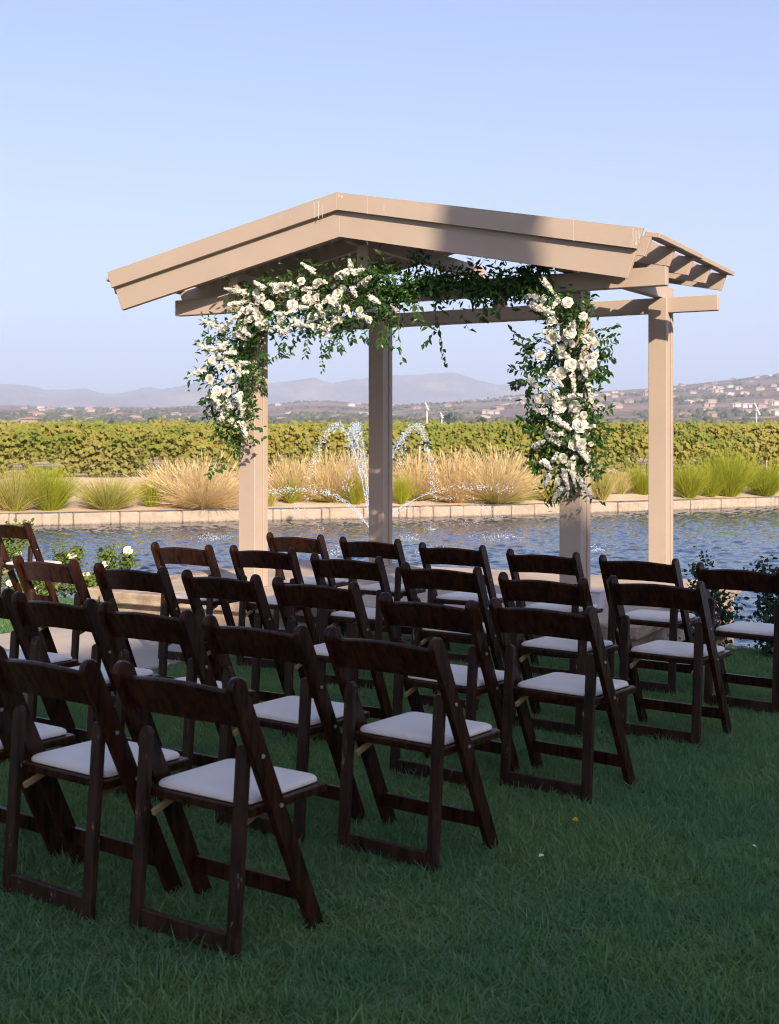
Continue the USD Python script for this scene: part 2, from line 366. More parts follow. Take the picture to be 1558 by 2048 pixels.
# gazebo frame: a runs along its front (to the right), b into its depth; origin at the front corner of its nearest post
TH = 0.495
GN = np.array([1.414, 9.168])
GF = np.array([math.cos(TH), -math.sin(TH)])
GD = np.array([math.sin(TH), math.cos(TH)])


def gp(a, b, z):
    q = GN + GF * a + GD * b
    return np.array([q[0], q[1], z])


def on_front(px, py, b):
    """Point of the gazebo's plane b = const seen at a pixel of the photograph, in (a, b, z)."""
    r = np.array([(px - CX) / FPX, 1.0])
    t = (b + GN @ GD) / (r @ GD)
    return np.array([(t * r - GN) @ GF, b, EYE + (HZ - py) / FPX * t])


ROTG = -TH       # rotation about z of the gazebo frame


# ------------------------------------------------------------------ ground, path, pond, terrain
def shore(x):
    return 8.62 - (x - 2.4) * 0.54


xs = np.linspace(-45, 45, 91)
lawn_poly = Polygon([(-45, -40), (45, -40)] + [(x, shore(x)) for x in xs[::-1]])
path_poly = Polygon([(-5.2, 3.0), (-2.2, 6.8), (-0.25, 9.62), (-1.85, 10.5), (-2.9, 9.2), (-7.6, 2.6)])


def sheet(poly, z, step, mat_, name, skirt=None, rough=0.0):
    xmin, ymin, xmax, ymax = poly.bounds
    tri = trimesh.creation.triangulate_polygon(poly, engine='earcut')
    v = np.column_stack([tri[0], np.full(len(tri[0]), z)])
    mb = MB().add(v, tri[1])
    if skirt is not None:
        c = np.array(poly.exterior.coords)[:-1]
        n = len(c)
        vv = np.vstack([np.column_stack([c, np.full(n, z)]), np.column_stack([c, np.full(n, skirt)])])
        mb.add(vv, [[i, (i + 1) % n, n + (i + 1) % n, n + i] for i in range(n)])
    m = part(name, mb.mesh(), mat_, None)
    tag(m, kind='structure')
    return m


tag(sheet(lawn_poly, 0.0, 1, M['lawn_soil'], 'lawn', skirt=-0.8), 'mown green lawn under the rows of chairs')
tag(sheet(path_poly, 0.012, 1, M['path'], 'path', skirt=-0.1), 'plain concrete path leading to the gazebo deck')
WZ = -0.35
bank = np.array([(-60, 12.0), (-30, 21.0), (-16, 25.3), (-8.6, 27.4), (-2.84, 29.6), (0, 30.6), (3.3, 31.8), (8.0, 34.6), (11.5, 36.7), (20, 42), (40, 54), (80, 75)])


def bank_y(x):
    return np.interp(x, bank[:, 0], bank[:, 1])


water_poly = Polygon([(-60, 6)] + [(60, -26)] + [(x, bank_y(x) + 0.3) for x in np.linspace(60, -60, 60)])
tag(sheet(Polygon([(-90, 4), (-90, -26), (90, -60), (90, 90), (60, 70), (-60, 12)]), WZ - 0.25, 1, M['water'], 'pond_bed'), 'dark bed of the pond')
wu = np.linspace(-0.42, 0.46, 620)
wy = 9.0 * (6.2 ** np.linspace(-.12, 1.0, 620))
WX, WY = wu[None] * (wy[:, None] + 4) , np.repeat(wy[:, None], len(wu), 1)
wz = np.zeros_like(WX)
w_rng = np.random.default_rng(3)
for lam, amp, cnt in ((1.6, .004, 5), (0.7, .0045, 10), (0.38, .0060, 16), (0.22, .0048, 18), (0.15, .0020, 12)):
    for q_ in range(cnt):
        an = math.radians(w_rng.normal(70, 38))
        kk = 2 * math.pi / (lam * w_rng.uniform(.75, 1.3))
        wz += amp / math.sqrt(cnt) * 1.5 * np.sin(kk * (WX * math.cos(an) + WY * math.sin(an)) + w_rng.uniform(0, 6.28) + 1.5 * meshkit.noise(np.stack([WX * .35, WY * .35, 0 * WX + q_], -1), q_))
wz *= 0.50 + 0.75 * meshkit.fbm(np.stack([WX * .22, WY * .16, 0 * WX], -1), 3, 12)
wv = np.stack([WX, WY, WZ + wz], -1).reshape(-1, 3)
n = len(wu)
i, j = np.meshgrid(np.arange(len(wy) - 1), np.arange(n - 1), indexing='ij')
q = np.stack([i * n + j, i * n + j + 1, (i + 1) * n + j + 1, (i + 1) * n + j], -1).reshape(-1, 4)
keepq = wv[q[:, 0], 1] < bank_y(wv[q[:, 0], 0]) + 0.45
uq, inv = np.unique(q[keepq], return_inverse=True)
tag(part('pond', (wv[uq], inv.reshape(-1, 4)), M['water'], None, smooth=True), 'rippled blue pond behind the gazebo', kind='structure')


def vine_top(D):
    yv = 858 - 8 * (1 - np.exp(-np.maximum(D - 36, 0) / 35))
    return EYE + (HZ - yv) / FPX * D


RIDGE_FAR = [(-900, 775), (-300, 770), (0, 780), (60, 784), (100, 791), (150, 783), (172, 781), (200, 791), (245, 793), (285, 783), (330, 787), (400, 777), (500, 776), (590, 773), (625, 767), (665, 777), (740, 766), (800, 761),
             (860, 758), (908, 755), (950, 766), (1000, 774), (1060, 782), (1150, 790), (1300, 795), (1600, 790), (2400, 770)]
RIDGE_MID = [(-900, 812), (0, 811), (150, 815), (300, 816), (420, 812), (530, 815), (600, 806), (660, 804), (740, 811), (800, 813), (860, 808), (930, 802), (1000, 798), (1060, 792), (1120, 789), (1180, 786), (1290, 779), (1400, 768), (1480, 758),
             (1558, 748), (1700, 738), (2400, 730)]


def line(tab, u):
    t = np.array(tab, float)
    return np.interp(u, t[:, 0], t[:, 1])


def ground_z(x, D):
    """Height of the land beyond the pond at x, D (D is the distance along the view axis)."""
    x, D = np.broadcast_arrays(np.asarray(x, float), np.asarray(D, float))
    u = CX + FPX * x / np.maximum(D, 1)
    zb = lambda yv, DD: EYE + (HZ - yv) / FPX * DD
    near = D - bank_y(x)
    z0 = -0.10 + 0.62 * np.clip(near / 6.5, 0, 1) ** 0.9
    zv = vine_top(D) - 1.36
    z = np.where(near < 6.5, z0, np.maximum(z0, zv))
    knots = [(150, None), (400, 854), (900, 847), (2400, 'mid'), (2900, 'midlow'), (4300, 828), (7000, 'far'), (9500, 'farlow')]
    zs, ds = [], []
    for d, k in knots:
        ds.append(d)
        if k is None:
            zs.append(vine_top(np.full_like(D, 150.0)) - 1.36)
        elif k == 'mid':
            zs.append(zb(line(RIDGE_MID, u), d))
        elif k == 'midlow':
            zs.append(zb(line(RIDGE_MID, u) + 20, d))
        elif k == 'far':
            zs.append(zb(line(RIDGE_FAR, u), d))
        elif k == 'farlow':
            zs.append(zb(line(RIDGE_FAR, u) + 30, d))
        else:
            zs.append(zb(np.full_like(D, k), d))
    far = zs[0].copy()
    for i in range(len(ds) - 1):
        t = np.clip((D - ds[i]) / (ds[i + 1] - ds[i]), 0, 1)
        t = t * t * (3 - 2 * t) if i >= 5 else t
        far = np.where(D >= ds[i], zs[i] * (1 - t) + zs[i + 1] * t, far)
    z = np.where(D > 150, far, z)
    p = np.stack([x / 420.0, D / 420.0, np.zeros_like(x)], -1)
    nz = meshkit.fbm(p, 6, 3) - 0.5
    p2 = np.stack([x / 1500.0, D / 1500.0, np.zeros_like(x) + 5], -1)
    rid = np.abs(meshkit.fbm(p2, 6, 9) - 0.5) * 2
    amp = np.clip((D - 500) / 2500, 0, 1) * 26
    z = z + nz * amp - rid * np.clip((D - 3000) / 3000, 0, 1) * 190 * np.clip((9300 - D) / 1500, 0, 1) + np.clip((D - 3000) / 3000, 0, 1) * 26
    return z


def terrain(us, Ds, name, mat_, label):
    U, DD = np.meshgrid(us, Ds)
    X = (U - CX) / FPX * DD
    Z = ground_z(X, DD)
    v = np.stack([X, DD, Z], -1).reshape(-1, 3)
    n = len(us)
    i, j = np.meshgrid(np.arange(len(Ds) - 1), np.arange(n - 1), indexing='ij')
    q = np.stack([i * n + j, i * n + j + 1, (i + 1) * n + j + 1, (i + 1) * n + j], -1).reshape(-1, 4)
    m = part(name, (v, q), mat_, None, smooth=True)
    tag(m, label, kind='structure')


# the planted bank and vineyard floor follow the pond edge; the hills go on from there
gx = np.linspace(-70, 70, 141)
gt = np.concatenate([np.linspace(0, 8, 33), np.linspace(8.5, 40, 64), np.linspace(42, 140, 50)])
X, T = np.meshgrid(gx, gt)
Yb = bank_y(X) + 0.28 + T
Zb = ground_z(X, Yb)
bump = (meshkit.fbm(np.stack([X * 1.3, Yb * 1.3, 0 * X], -1), 4, 1) - .5) * 0.12 * np.clip(T, 0, 1)
v = np.stack([X * (1 + T / 60), Yb, Zb + bump], -1)
v[..., 2] = ground_z(v[..., 0], v[..., 1]) + bump
v = v.reshape(-1, 3)
n = len(gx)
i, j = np.meshgrid(np.arange(len(gt) - 1), np.arange(n - 1), indexing='ij')
q = np.stack([i * n + j, i * n + j + 1, (i + 1) * n + j + 1, (i + 1) * n + j], -1).reshape(-1, 4)
tag(part('bank', (v, q), M['soil'], None, smooth=True), 'sandy bank and vineyard floor rising beyond the pond', kind='structure')
terrain(np.concatenate([np.linspace(-1600, -220, 60), np.linspace(-200, 1760, 420), np.linspace(1800, 3200, 60)]),
        np.concatenate([np.linspace(130, 900, 40), np.linspace(930, 2900, 90), np.linspace(2960, 9600, 120)]), 'hills', M['hills'], 'dry brown hills and hazy far mountains across the valley')

# kerb of stone blocks along the far side of the pond
seg = np.diff(bank, axis=0)
sl = np.linalg.norm(seg, axis=1)
cum = np.concatenate([[0], np.cumsum(sl)])


def along(s):
    k = int(np.clip(np.searchsorted(cum, s) - 1, 0, len(sl) - 1))
    t = (s - cum[k]) / sl[k]
    return bank[k] + seg[k] * t, math.atan2(seg[k][1], seg[k][0])


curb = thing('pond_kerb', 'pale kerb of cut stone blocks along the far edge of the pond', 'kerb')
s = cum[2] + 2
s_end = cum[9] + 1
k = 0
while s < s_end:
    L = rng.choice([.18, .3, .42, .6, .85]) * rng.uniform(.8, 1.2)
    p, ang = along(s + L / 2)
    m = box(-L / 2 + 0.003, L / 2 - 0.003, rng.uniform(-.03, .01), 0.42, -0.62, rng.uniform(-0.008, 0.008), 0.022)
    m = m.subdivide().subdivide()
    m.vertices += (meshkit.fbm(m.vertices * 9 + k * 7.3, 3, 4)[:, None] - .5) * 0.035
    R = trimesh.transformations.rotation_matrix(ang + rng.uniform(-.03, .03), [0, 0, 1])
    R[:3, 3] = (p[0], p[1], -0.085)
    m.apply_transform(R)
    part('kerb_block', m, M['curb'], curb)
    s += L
    k += 1

# ------------------------------------------------------------------ deck under the gazebo
DZ = 0.202
deck = thing('gazebo_deck', 'low tan concrete deck with rough stone rim under the gazebo', 'deck', (GN[0], GN[1], 0), ROTG)
part('slab', box(-3.95, 0.5, -0.62, 2.46, -0.55, DZ - 0.002, 0.01), M['concrete'], deck)
for (x0, x1, y0, y1, axis) in ((-4.18, -3.96, -0.70, 1.30, 'y'), (0.51, 0.63, -0.66, 2.48, 'y'), (-3.94, 0.50, -0.76, -0.63, 'x')):
    t, end = (y0, y1) if axis == 'y' else (x0, x1)
    while t < end - 0.05:
        L = min(rng.uniform(0.38, 0.75), end - t)
        if end - t - L < 0.2:
            L = end - t
        bb = (x0 + rng.uniform(-.025, 0.0), x1, t + .004, t + L - .004) if axis == 'y' else (t + .004, t + L - .004, y0 + rng.uniform(-.025, 0), y1)
        m = box(*bb, DZ - 0.10, DZ + rng.uniform(-.004, .008), 0.012).subdivide().subdivide()
        out = meshkit.fbm(m.vertices * 14, 4, 2) - .5
        ax = 1 if axis == 'x' else 0
        m.vertices[:, ax] += out * 0.03
        m.vertices[:, 2] += (meshkit.fbm(m.vertices * 11, 3, 5) - .5) * 0.012
        part('rim_stone', m, M['rimstone'], deck)
        t += L
for (x0, x1, y0, y1) in ((-4.02, -3.953, -0.68, 1.3), (0.503, 0.56, -0.64, 2.46), (-3.94, 0.49, -0.70, -0.623)):
    part('rim_wall', box(x0, x1, y0, y1, -0.5, DZ - 0.102, 0.01), M['rimstone'], deck)
part('step_plank', box(-0.3, 0.22, -1.02, -0.80, 0.02, 0.06, 0.006), M['stake'], deck)

# ------------------------------------------------------------------ gazebo
gz = thing('gazebo', 'taupe painted wooden gazebo with low gabled slat roof on four posts by the pond', 'gazebo', (GN[0], GN[1], 0), ROTG)
PW = 0.168
LF, LD = 2.91, 2.274


def lbox(name, a0, a1, b0, b1, z0, z1, mat_=None, ch=0.004):
    return part(name, box(a0, a1, b0, b1, z0, z1, ch), mat_ or M['taupe'], gz)


for (a1, b0, top) in ((-LF, 0.0, 2.69), (0.0, 0.0, 2.69), (-LF, LD, 2.75), (0.0, LD, 2.75)):
    ps = lbox('post', a1 - PW, a1, b0, b0 + PW, DZ, top)
    part('batten', box(a1 + 0.0015, a1 + 0.013, b0 + 0.118, b0 + PW + 0.012, DZ, top - 0.12, 0.002), M['taupe'], ps)
    part('batten', box(a1 - PW - 0.013, a1 - PW - 0.0015, b0 + 0.118, b0 + PW + 0.012, DZ, top - 0.12, 0.002), M['taupe'], ps)
    part('base_trim', box(a1 - PW - 0.004, a1 + 0.004, b0 - 0.004, b0 + PW + 0.014, DZ, DZ + 0.012, 0.002), M['metalbox'], ps)
lbox('front_beam', -3.70, 0.66, -0.078, -0.003, 2.549, 2.684)
lbox('rear_beam', -3.60, 0.445, LD + 0.05, LD + 0.125, 2.617, 2.756)
for a0 in (-LF - 0.13, -0.13):
    p = np.array([(-0.20, 2.69), (2.66, 2.765), (2.66, 2.875), (-0.20, 2.86)])
    part('plate_beam', prism(p, 'x', a0, a0 + 0.09, 0.004), M['taupe'], gz)
# roof: ridge at AR; slope from ridge to the eaves
AR, ZR = -1.87, 3.40
AE_L, AE_R = -4.205, 0.588
ZL, ZE = 2.928, 2.912


def slope_z(a):
    return ZR - (ZR - ZL) * (AR - a) / (AR - AE_L) if a < AR else ZR - (ZR - ZE) * (a - AR) / (AE_R - AR)


def raft(name, side, b0, b1, z_off, depth, ext, parent=None, cut=0.22):
    """A sloping board from the ridge to one eave; its top z_off below the roof line, its end cut square to the slope."""
    ae = (AE_R + ext) if side > 0 else (AE_L - ext)
    z_r, z_e = slope_z(AR + 1e-6 * side) - z_off, slope_z(ae) - z_off
    k = 0.0 if side > 0 else 0.0
    poly = np.array([(AR, z_r), (ae, z_e), (ae - side * depth * cut * 1.6, z_e - depth), (AR, z_r - depth)])
    c = poly.mean(0)
    pts = []
    ch = 0.004
    for q, t in ((c + (poly - c) * 0.997, b0), (poly, b0 + ch), (poly, b1 - ch), (c + (poly - c) * 0.997, b1)):
        pts += [(u, t, w) for u, w in q]
    return part(name, hull(pts), M['taupe'], parent or gz)


for sd in (-1, 1):
    raft('trim_board', sd, -0.385, -0.345, 0.0, 0.138, 0.0)
    raft('fascia_board', sd, -0.343, -0.298, 0.1385, 0.205, -0.055)
    raft('backing_board', sd, -0.296, -0.25, 0.045, 0.13, 0.03)
    for k in range(4):
        raft('rafter', sd, 0.205 + 0.53 * k - 0.022, 0.205 + 0.53 * k + 0.022, 0.046, 0.132, 0.062)
lbox('ridge_beam', AR - 0.03, AR + 0.03, -0.20, 2.42, 3.03, 3.16)
lbox('king_post', AR - 0.0, AR + 0.105, -0.07, 0.02, 2.686, 3.028)
lbox('king_post', AR + 0.16, AR + 0.27, LD + 0.05, LD + 0.125, 2.758, 3.02)
# slats on the rafters, running front to back
nsl = 17
for sd in (-1, 1):
    ae = AE_R if sd > 0 else AE_L
    for k in range(nsl):
        t = (k + 0.6) / nsl
        a = AR + (ae - AR) * t
        if k == nsl - 1:
            continue
        z = slope_z(a) - 0.045
        m = box(-0.058, 0.058, -0.245, 1.86, 0.0, 0.040, 0.003)
        sl_ = math.atan2((ZE - ZR) / (AE_R - AR), 1) if sd > 0 else math.atan2((ZR - ZL) / (AR - AE_L), 1)
        m.apply_transform(trimesh.transformations.rotation_matrix(-sl_, [0, 1, 0]))
        m.apply_translation([a, 0, z])
        part('slat', m, M['taupe'], gz)
    for k in range(4):       # the eave slat is pieced together from short boards
        m = box(-0.06, 0.05, -0.30, 0.28, 0, 0.036, 0.004)
        m.apply_transform(trimesh.transformations.rotation_matrix(-0.035 * sd, [0, 0, 1]))
        m.apply_transform(trimesh.transformations.rotation_matrix(-sl_, [0, 1, 0]))
        a = ae + sd * 0.045
        m.apply_translation([a, 0.02 + 0.53 * k, slope_z(a) - 0.045 + 0.004 * (k % 2)])
        part('eave_slat', m, M['taupe'], gz)
# pale streaks left by birds on the trim boards
dr = MB()
for px, y0, y1, w in ((629, 405, 436, .008), (637, 402, 437, .010), (645, 408, 436, .006), (735, 394, 430, .007), (1147, 442, 482, .006), (1266, 456, 492, .007), (1272, 462, 490, .012), (1278, 460, 487, .007), (1262, 478, 496, .005), (768, 408, 422, .006), (678, 389, 394, .02), (684, 390, 396, .025), (580, 428, 433, .004), (560, 430, 436, .004)):
    for kk in range(5):
        ya, yb = y0 + (y1 - y0) * kk / 5, y0 + (y1 - y0) * (kk + 1) / 5
        A, B = on_front(px + rng.uniform(-.5, .5), ya, -0.386), on_front(px + rng.uniform(-.5, .5), yb, -0.386)
        ww = w * rng.uniform(.2, .5)
        dr.add([(A[0] - ww, -0.3865, A[2]), (A[0] + ww, -0.3865, A[2]), (B[0] + ww * .8, -0.3865, B[2]), (B[0] - ww * .8, -0.3865, B[2])], [[0, 3, 2, 1]])
part('dropping_streaks', dr.mesh(), M['dropping'], gz)

# small grey box at the foot of the nearest post
ub = thing('utility_box', 'small grey metal box at the foot of the flower covered right post', 'box', (*(gp(0.09, 0.02, 0)[:2]), DZ), ROTG)
part('housing', box(-0.06, 0.07, -0.055, 0.055, 0, 0.13, 0.006), M['metalbox'], ub)
part('lid', box(-0.064, 0.074, -0.059, 0.059, 0.131, 0.142, 0.004), M['metalbox'], ub)
part('edge_strip', box(-0.004, 0.008, -0.060, -0.0565, 0.006, 0.126, 0.001), M['whitepole'], ub)

# ------------------------------------------------------------------ folding chairs
CA, YT, YF, HB = 0.222, -0.036, 0.32, 0.775
cdir = unit(np.array([YF - YT, -HB]))
cn = np.array([-cdir[1], cdir[0]])            # forward and up
CL = math.hypot(YF - YT, HB)


def at_post(z):
    return YT + (YF - YT) * (1 - z / HB)


def side_post(x, w=0.023):
    out = []
    R = 0.031
    c = np.array([YT, HB]) + cdir * R * 0.95
    for k in range(9):
        an = math.pi * k / 8
        out.append(c + cn * R * math.cos(an) - cdir * R * math.sin(an))
    hb_ = 0.026
    for sg in (-1, 1):
        e = np.array([YF, 0.0]) + cn * hb_ * sg
        t = (e[1]) / cdir[1]
        out.append(e - cdir * t)
    return prism(out, 'x', x - w / 2, x + w / 2, 0.0035)


def rear_leg(x, w=0.041, dpt=0.023):
    top = np.array([0.043, 0.582])
    pts = []
    for q, t, s_ in (((0.9), -dpt / 2, 0), ((1.0), -dpt / 2 + .003, 0), ((1.0), dpt / 2 - .003, 0), ((0.9), dpt / 2, 0)):
        h = w / 2 * q
        for k in range(9):
            an = math.pi * k / 8
            pts.append((x + h * math.cos(an), top[0] + t, top[1] - w / 2 + h * math.sin(an)))
        for sx in (-1, 1):
            pts.append((x + h * sx, t, 0.0))
    return hull(pts)


def backrest():
    nx = 18
    v, f = [], []
    loop = []
    for k in range(nx + 1):
        s_ = -1 + 2 * k / nx
        x = s_ * (CA - 0.009)
        g = 1 - s_ * s_
        t0 = 0.040 - 0.026 * g ** 1.3
        t1 = 0.158 - 0.020 * g
        off = -0.022 * g
        ring = []
        th = 0.009
        for (t, o) in ((t0 + .004, -th), (t0, -th * .4), (t0, th * .4), (t0 + .004, th), ((t0 + t1) / 2, th), (t1 - .004, th), (t1, th * .4), (t1, -th * .4), (t1 - .004, -th), ((t0 + t1) / 2, -th)):
            p = np.array([YT, HB]) + cdir * t + cn * (o + off)
            ring.append((x, p[0], p[1]))
        loop.append(ring)
    m = len(loop[0])
    v = np.array(loop).reshape(-1, 3)
    for k in range(nx):
        for j in range(m):
            j2 = (j + 1) % m
            f.append([k * m + j, (k + 1) * m + j, (k + 1) * m + j2, k * m + j2])
    mb = MB().add(v, f)
    for k in (0, nx):
        base = k * m
        tri = [[base, base + j, base + j + 1] for j in range(1, m - 1)]
        mb.add(v, tri if k == 0 else [t[::-1] for t in tri])
    msh = mb.mesh()
    msh.merge_vertices()
    return msh


def rrect(x0, x1, y0, y1, r, n=5):
    out = []
    for cx_, cy_, a0 in ((x1 - r, y1 - r, 0), (x0 + r, y1 - r, 90), (x0 + r, y0 + r, 180), (x1 - r, y0 + r, 270)):
        for k in range(n):
            an = math.radians(a0 + 90 * k / (n - 1))
            out.append((cx_ + r * math.cos(an), cy_ + r * math.sin(an)))
    return out


def pad():
    out = []
    for ins, z in ((0.004, 0.401), (0.0, 0.405), (0.0, 0.412), (0.003, 0.4175), (0.009, 0.4215), (0.022, 0.424), (0.07, 0.4265)):
        out += [(x, y, z) for x, y in rrect(-0.182 + ins, 0.182 - ins, 0.068 + ins, 0.394 - ins, 0.028)]
    return hull(out)


def make_chair(path):
    c = UsdGeom.Xform.Define(stage, path)
    stage.GetPrimAtPath(path).SetSpecifier(Sdf.SpecifierClass)
    c = stage.GetPrimAtPath(path)
    for sx in (-1, 1):
        ps = part('side_post', side_post(sx * CA), M['wood'], c, smooth=25)
        for zb in (0.548, 0.395):
            yb = at_post(zb) + (0.004 if zb > .5 else 0.012)
            b = trimesh.creation.cylinder(0.0062, 0.004, sections=10)
            b.apply_transform(trimesh.transformations.rotation_matrix(math.pi / 2, [0, 1, 0]))
            b.apply_translation([sx * (CA + 0.0132), yb, zb])
            part('bolt', b, M['steel'], ps)
    for sx in (-1, 1):
        part('rear_leg', rear_leg(sx * 0.189), M['wood_worn'], c, smooth=25)
    part('backrest', backrest(), M['wood'], c, smooth=35)
    part('rear_rail', box(-0.168, 0.168, -0.008, 0.012, 0.014, 0.068, 0.003), M['wood_worn'], c)
    part('front_rail', box(-0.21, 0.21, at_post(0.115) - 0.01, at_post(0.115) + 0.012, 0.09, 0.14, 0.003), M['wood'], c)
    fr = part('seat_frame', prism(rrect(-0.204, 0.204, 0.054, 0.407, 0.016), 'z', 0.375, 0.4005, 0.004), M['wood'], c, smooth=25)
    part('seat_pad', pad(), M['pad'], c, smooth=40)
    for sx in (-1, 1):
        m = box(-0.006, 0.006, 0, 0.115, -0.01, 0.01, 0.002)
        m.apply_transform(trimesh.transformations.rotation_matrix(0.30, [1, 0, 0]))
        m.apply_translation([sx * 0.158, 0.036, 0.335])
        part('hinge_link', m, M['link'], c)
    return c


make_chair('/World/folding_chair_kind')
row = {1: 'first', 2: 'second', 3: 'third', 4: 'fourth', 5: 'fifth'}
nth = ['right end', 'second from the right', 'third from the right', 'fourth from the right', 'fifth from the right', 'left end']
chairs = [('1a', -0.581, 3.487, 0.615), ('1b', -1.043, 3.774, 0.636), ('1c', -1.49, 4.10, 0.63), ('2a', -0.010, 4.181, 0.648), ('2b', -0.473, 4.475, 0.633), ('2c', -0.944, 4.875, 0.599), ('2d', -1.397, 5.222, 0.596), ('2e', -1.85, 5.60, 0.59),
          ('3a', 0.624, 4.990, 0.663), ('3b', 0.170, 5.189, 0.659), ('3c', -0.339, 5.855, 0.575), ('3d', -0.830, 6.197, 0.566), ('3e', -1.362, 6.584, 0.526), ('3f', -1.930, 7.017, 0.558),
          ('4a', 1.274, 5.887, 0.643), ('4b', 0.757, 6.058, 0.640), ('4c', 0.284, 6.602, 0.578), ('4d', -0.238, 7.178, 0.547), ('4e', -0.787, 7.792, 0.513), ('4f', -1.335, 8.043, 0.519),
          ('5a', 1.863, 6.570, 0.684), ('5b', 1.429, 7.072, 0.621), ('5c', 0.935, 7.492, 0.598), ('5d', 0.414, 8.009, 0.563), ('5e', -0.123, 8.535, 0.547), ('5f', -0.672, 8.974, 0.532), ('6a', -3.168, 10.397, 0.60)]
special = {'1a': 'dark folding chair with pale pad, nearest of all to the camera', '1b': 'dark folding chair with brown worn rear legs, left neighbour of the nearest chair',
           '1c': 'dark folding chair cut off by the left picture edge in the nearest row', '2e': 'dark folding chair cut off by the left picture edge in the second row',
           '6a': 'reddish brown sunlit folding chair alone on the left beside the white roses', '5f': 'orange brown sunlit folding chair in front of the left gazebo post and fountain',
           '5a': 'dark folding chair at the right picture edge beside the green shrub and water'}
for cid, x, y, r in chairs:
    rw, k = int(cid[0]), 'abcdef'.index(cid[1])
    lab = special.get(cid) or f'dark folding chair with pale pad, {nth[k]} in {row[rw]} row from camera'
    copy_of('/World/folding_chair_kind', 'folding_chair', lab, 'chair', (x, y, 0.0), -r, 'folding chairs set in rows on the lawn')

# ------------------------------------------------------------------ lawn grass


def grass_tile(seed, n, size, hmin, hmax):
    global rng
    keep, rng = rng, np.random.default_rng(seed)
    pos = np.column_stack([rng.uniform(-size / 2, size / 2, (n, 2)), np.zeros(n) - 0.004])
    cl = rng.uniform(-1, 1, (6, 2)) * .5
    lean = rng.normal(0, 0.75, (n, 2)) + cl[rng.integers(0, 6, n)] * 0.8
    d = np.column_stack([lean, np.ones(n)])
    out = blades(pos, d, rng.uniform(hmin, hmax, n) * np.where(rng.uniform(0, 1, n) < .12, 1.35, 1.0), rng.uniform(0.0030, 0.0060, n), rng.uniform(0.1, 1.0, n), 3)
    rng = keep
    return out


gr = UsdGeom.PointInstancer.Define(stage, '/World/lawn_grass')
tag(gr, 'short green blades of the lawn around the chairs', 'grass', kind='stuff')
protos = UsdGeom.Scope.Define(stage, '/World/lawn_grass/blade_patches')
targets = []
TS = 0.30
for k in range(5):
    m = usdkit.mesh(stage, f'/World/lawn_grass/blade_patches/blade_patch_{k + 1:03d}', grass_tile(100 + k, 1100 if k < 4 else 950, TS * 1.15, 0.026, 0.052 if k < 4 else 0.062), M['blade'])
    targets.append(m.GetPath())
gpos, gidx, gori, gscl = [], [], [], []
deck_poly = Polygon([tuple(gp(a, b, 0)[:2]) for a, b in ((-4.2, -0.78), (0.64, -0.78), (0.64, 3), (-4.2, 3))])
g_rng = np.random.default_rng(5)
path_in, ok_lawn = path_poly.buffer(0.10), lawn_poly.buffer(-0.12)
for yy in np.arange(2.2, 13.6, TS * .8):
    wx = 0.36 * yy + 1.4
    for xx in np.arange(-wx - .6, wx, TS * .8):
        p = Point(xx + g_rng.uniform(-.06, .06), yy + g_rng.uniform(-.06, .06))
        if path_in.contains(p) or deck_poly.contains(p) or not ok_lawn.contains(p):
            continue
        gpos.append((p.x, p.y, 0.0))
        gidx.append(int(g_rng.integers(0, 5)))
        an = g_rng.uniform(0, 2 * math.pi)
        gori.append(Gf.Quath(math.cos(an / 2), 0, 0, math.sin(an / 2)))
        s_ = g_rng.uniform(0.85, 1.15)
        gscl.append((s_, s_, s_ * (0.72 + 0.6 * float(meshkit.fbm(np.array([p.x * 1.6, p.y * 1.6, 0.0]), 3, 17)))))
gr.CreatePrototypesRel().SetTargets(targets)
gr.CreateProtoIndicesAttr(gidx)
gr.CreatePositionsAttr(Vt.Vec3fArray.FromNumpy(np.array(gpos, np.float32)))
gr.CreateOrientationsAttr(gori)
gr.CreateScalesAttr(Vt.Vec3fArray.FromNumpy(np.array(gscl, np.float32)))

def on_lawn(px, py):
    D = EYE * FPX / (py - HZ)
    return (px - CX) / FPX * D, D


M['yellow'] = noisy('yellow_petal', (0.65, 0.48, 0.02), (0.75, 0.58, 0.05), 60, 0.6)
dx, dy = on_lawn(1151, 1672)
dl = thing('dandelion', 'tiny yellow dandelion in the grass right of the chairs', 'flower', (dx, dy, 0))
mb = MB()
tube(mb, [[0, 0, 0], [.004, 0, .03], [0, 0, .055]], .0015, 5)
part('stem', mb.mesh(), M['stem'], dl)
mb = MB()
for k in range(26):
    an, el = k * 2.4, .2 + .045 * k
    d_ = np.array([math.cos(an) * math.cos(el), math.sin(an) * math.cos(el), math.sin(el)])
    sd = np.array([-math.sin(an), math.cos(an), 0]) * .0022
    mb.add([[0, 0, .054] - sd, [0, 0, .054] + sd, np.array([0, 0, .054]) + d_ * .013 + sd, np.array([0, 0, .054]) + d_ * .013 - sd], [[0, 1, 2, 3]])
part('flower_head', mb.mesh(), M['yellow'], dl)
for k, (px, py) in enumerate(((1077, 1745), (1505, 1722))):
    x, y = on_lawn(px, py)
    m = part('fallen_petal', leaves(np.array([[0, 0, 0.0]]), np.array([[1, .4, .3 - .6 * k]]), .022, .014, np.array([[0, -.4, 1]])), M['petal'], None)
    UsdGeom.Xformable(m).AddTranslateOp().Set(Gf.Vec3d(x, y, .052))
    tag(m, ('white petal lying on the open grass below the dandelion', 'white petal in the grass near the lower right corner')[k], 'petal')

# ------------------------------------------------------------------ flowers


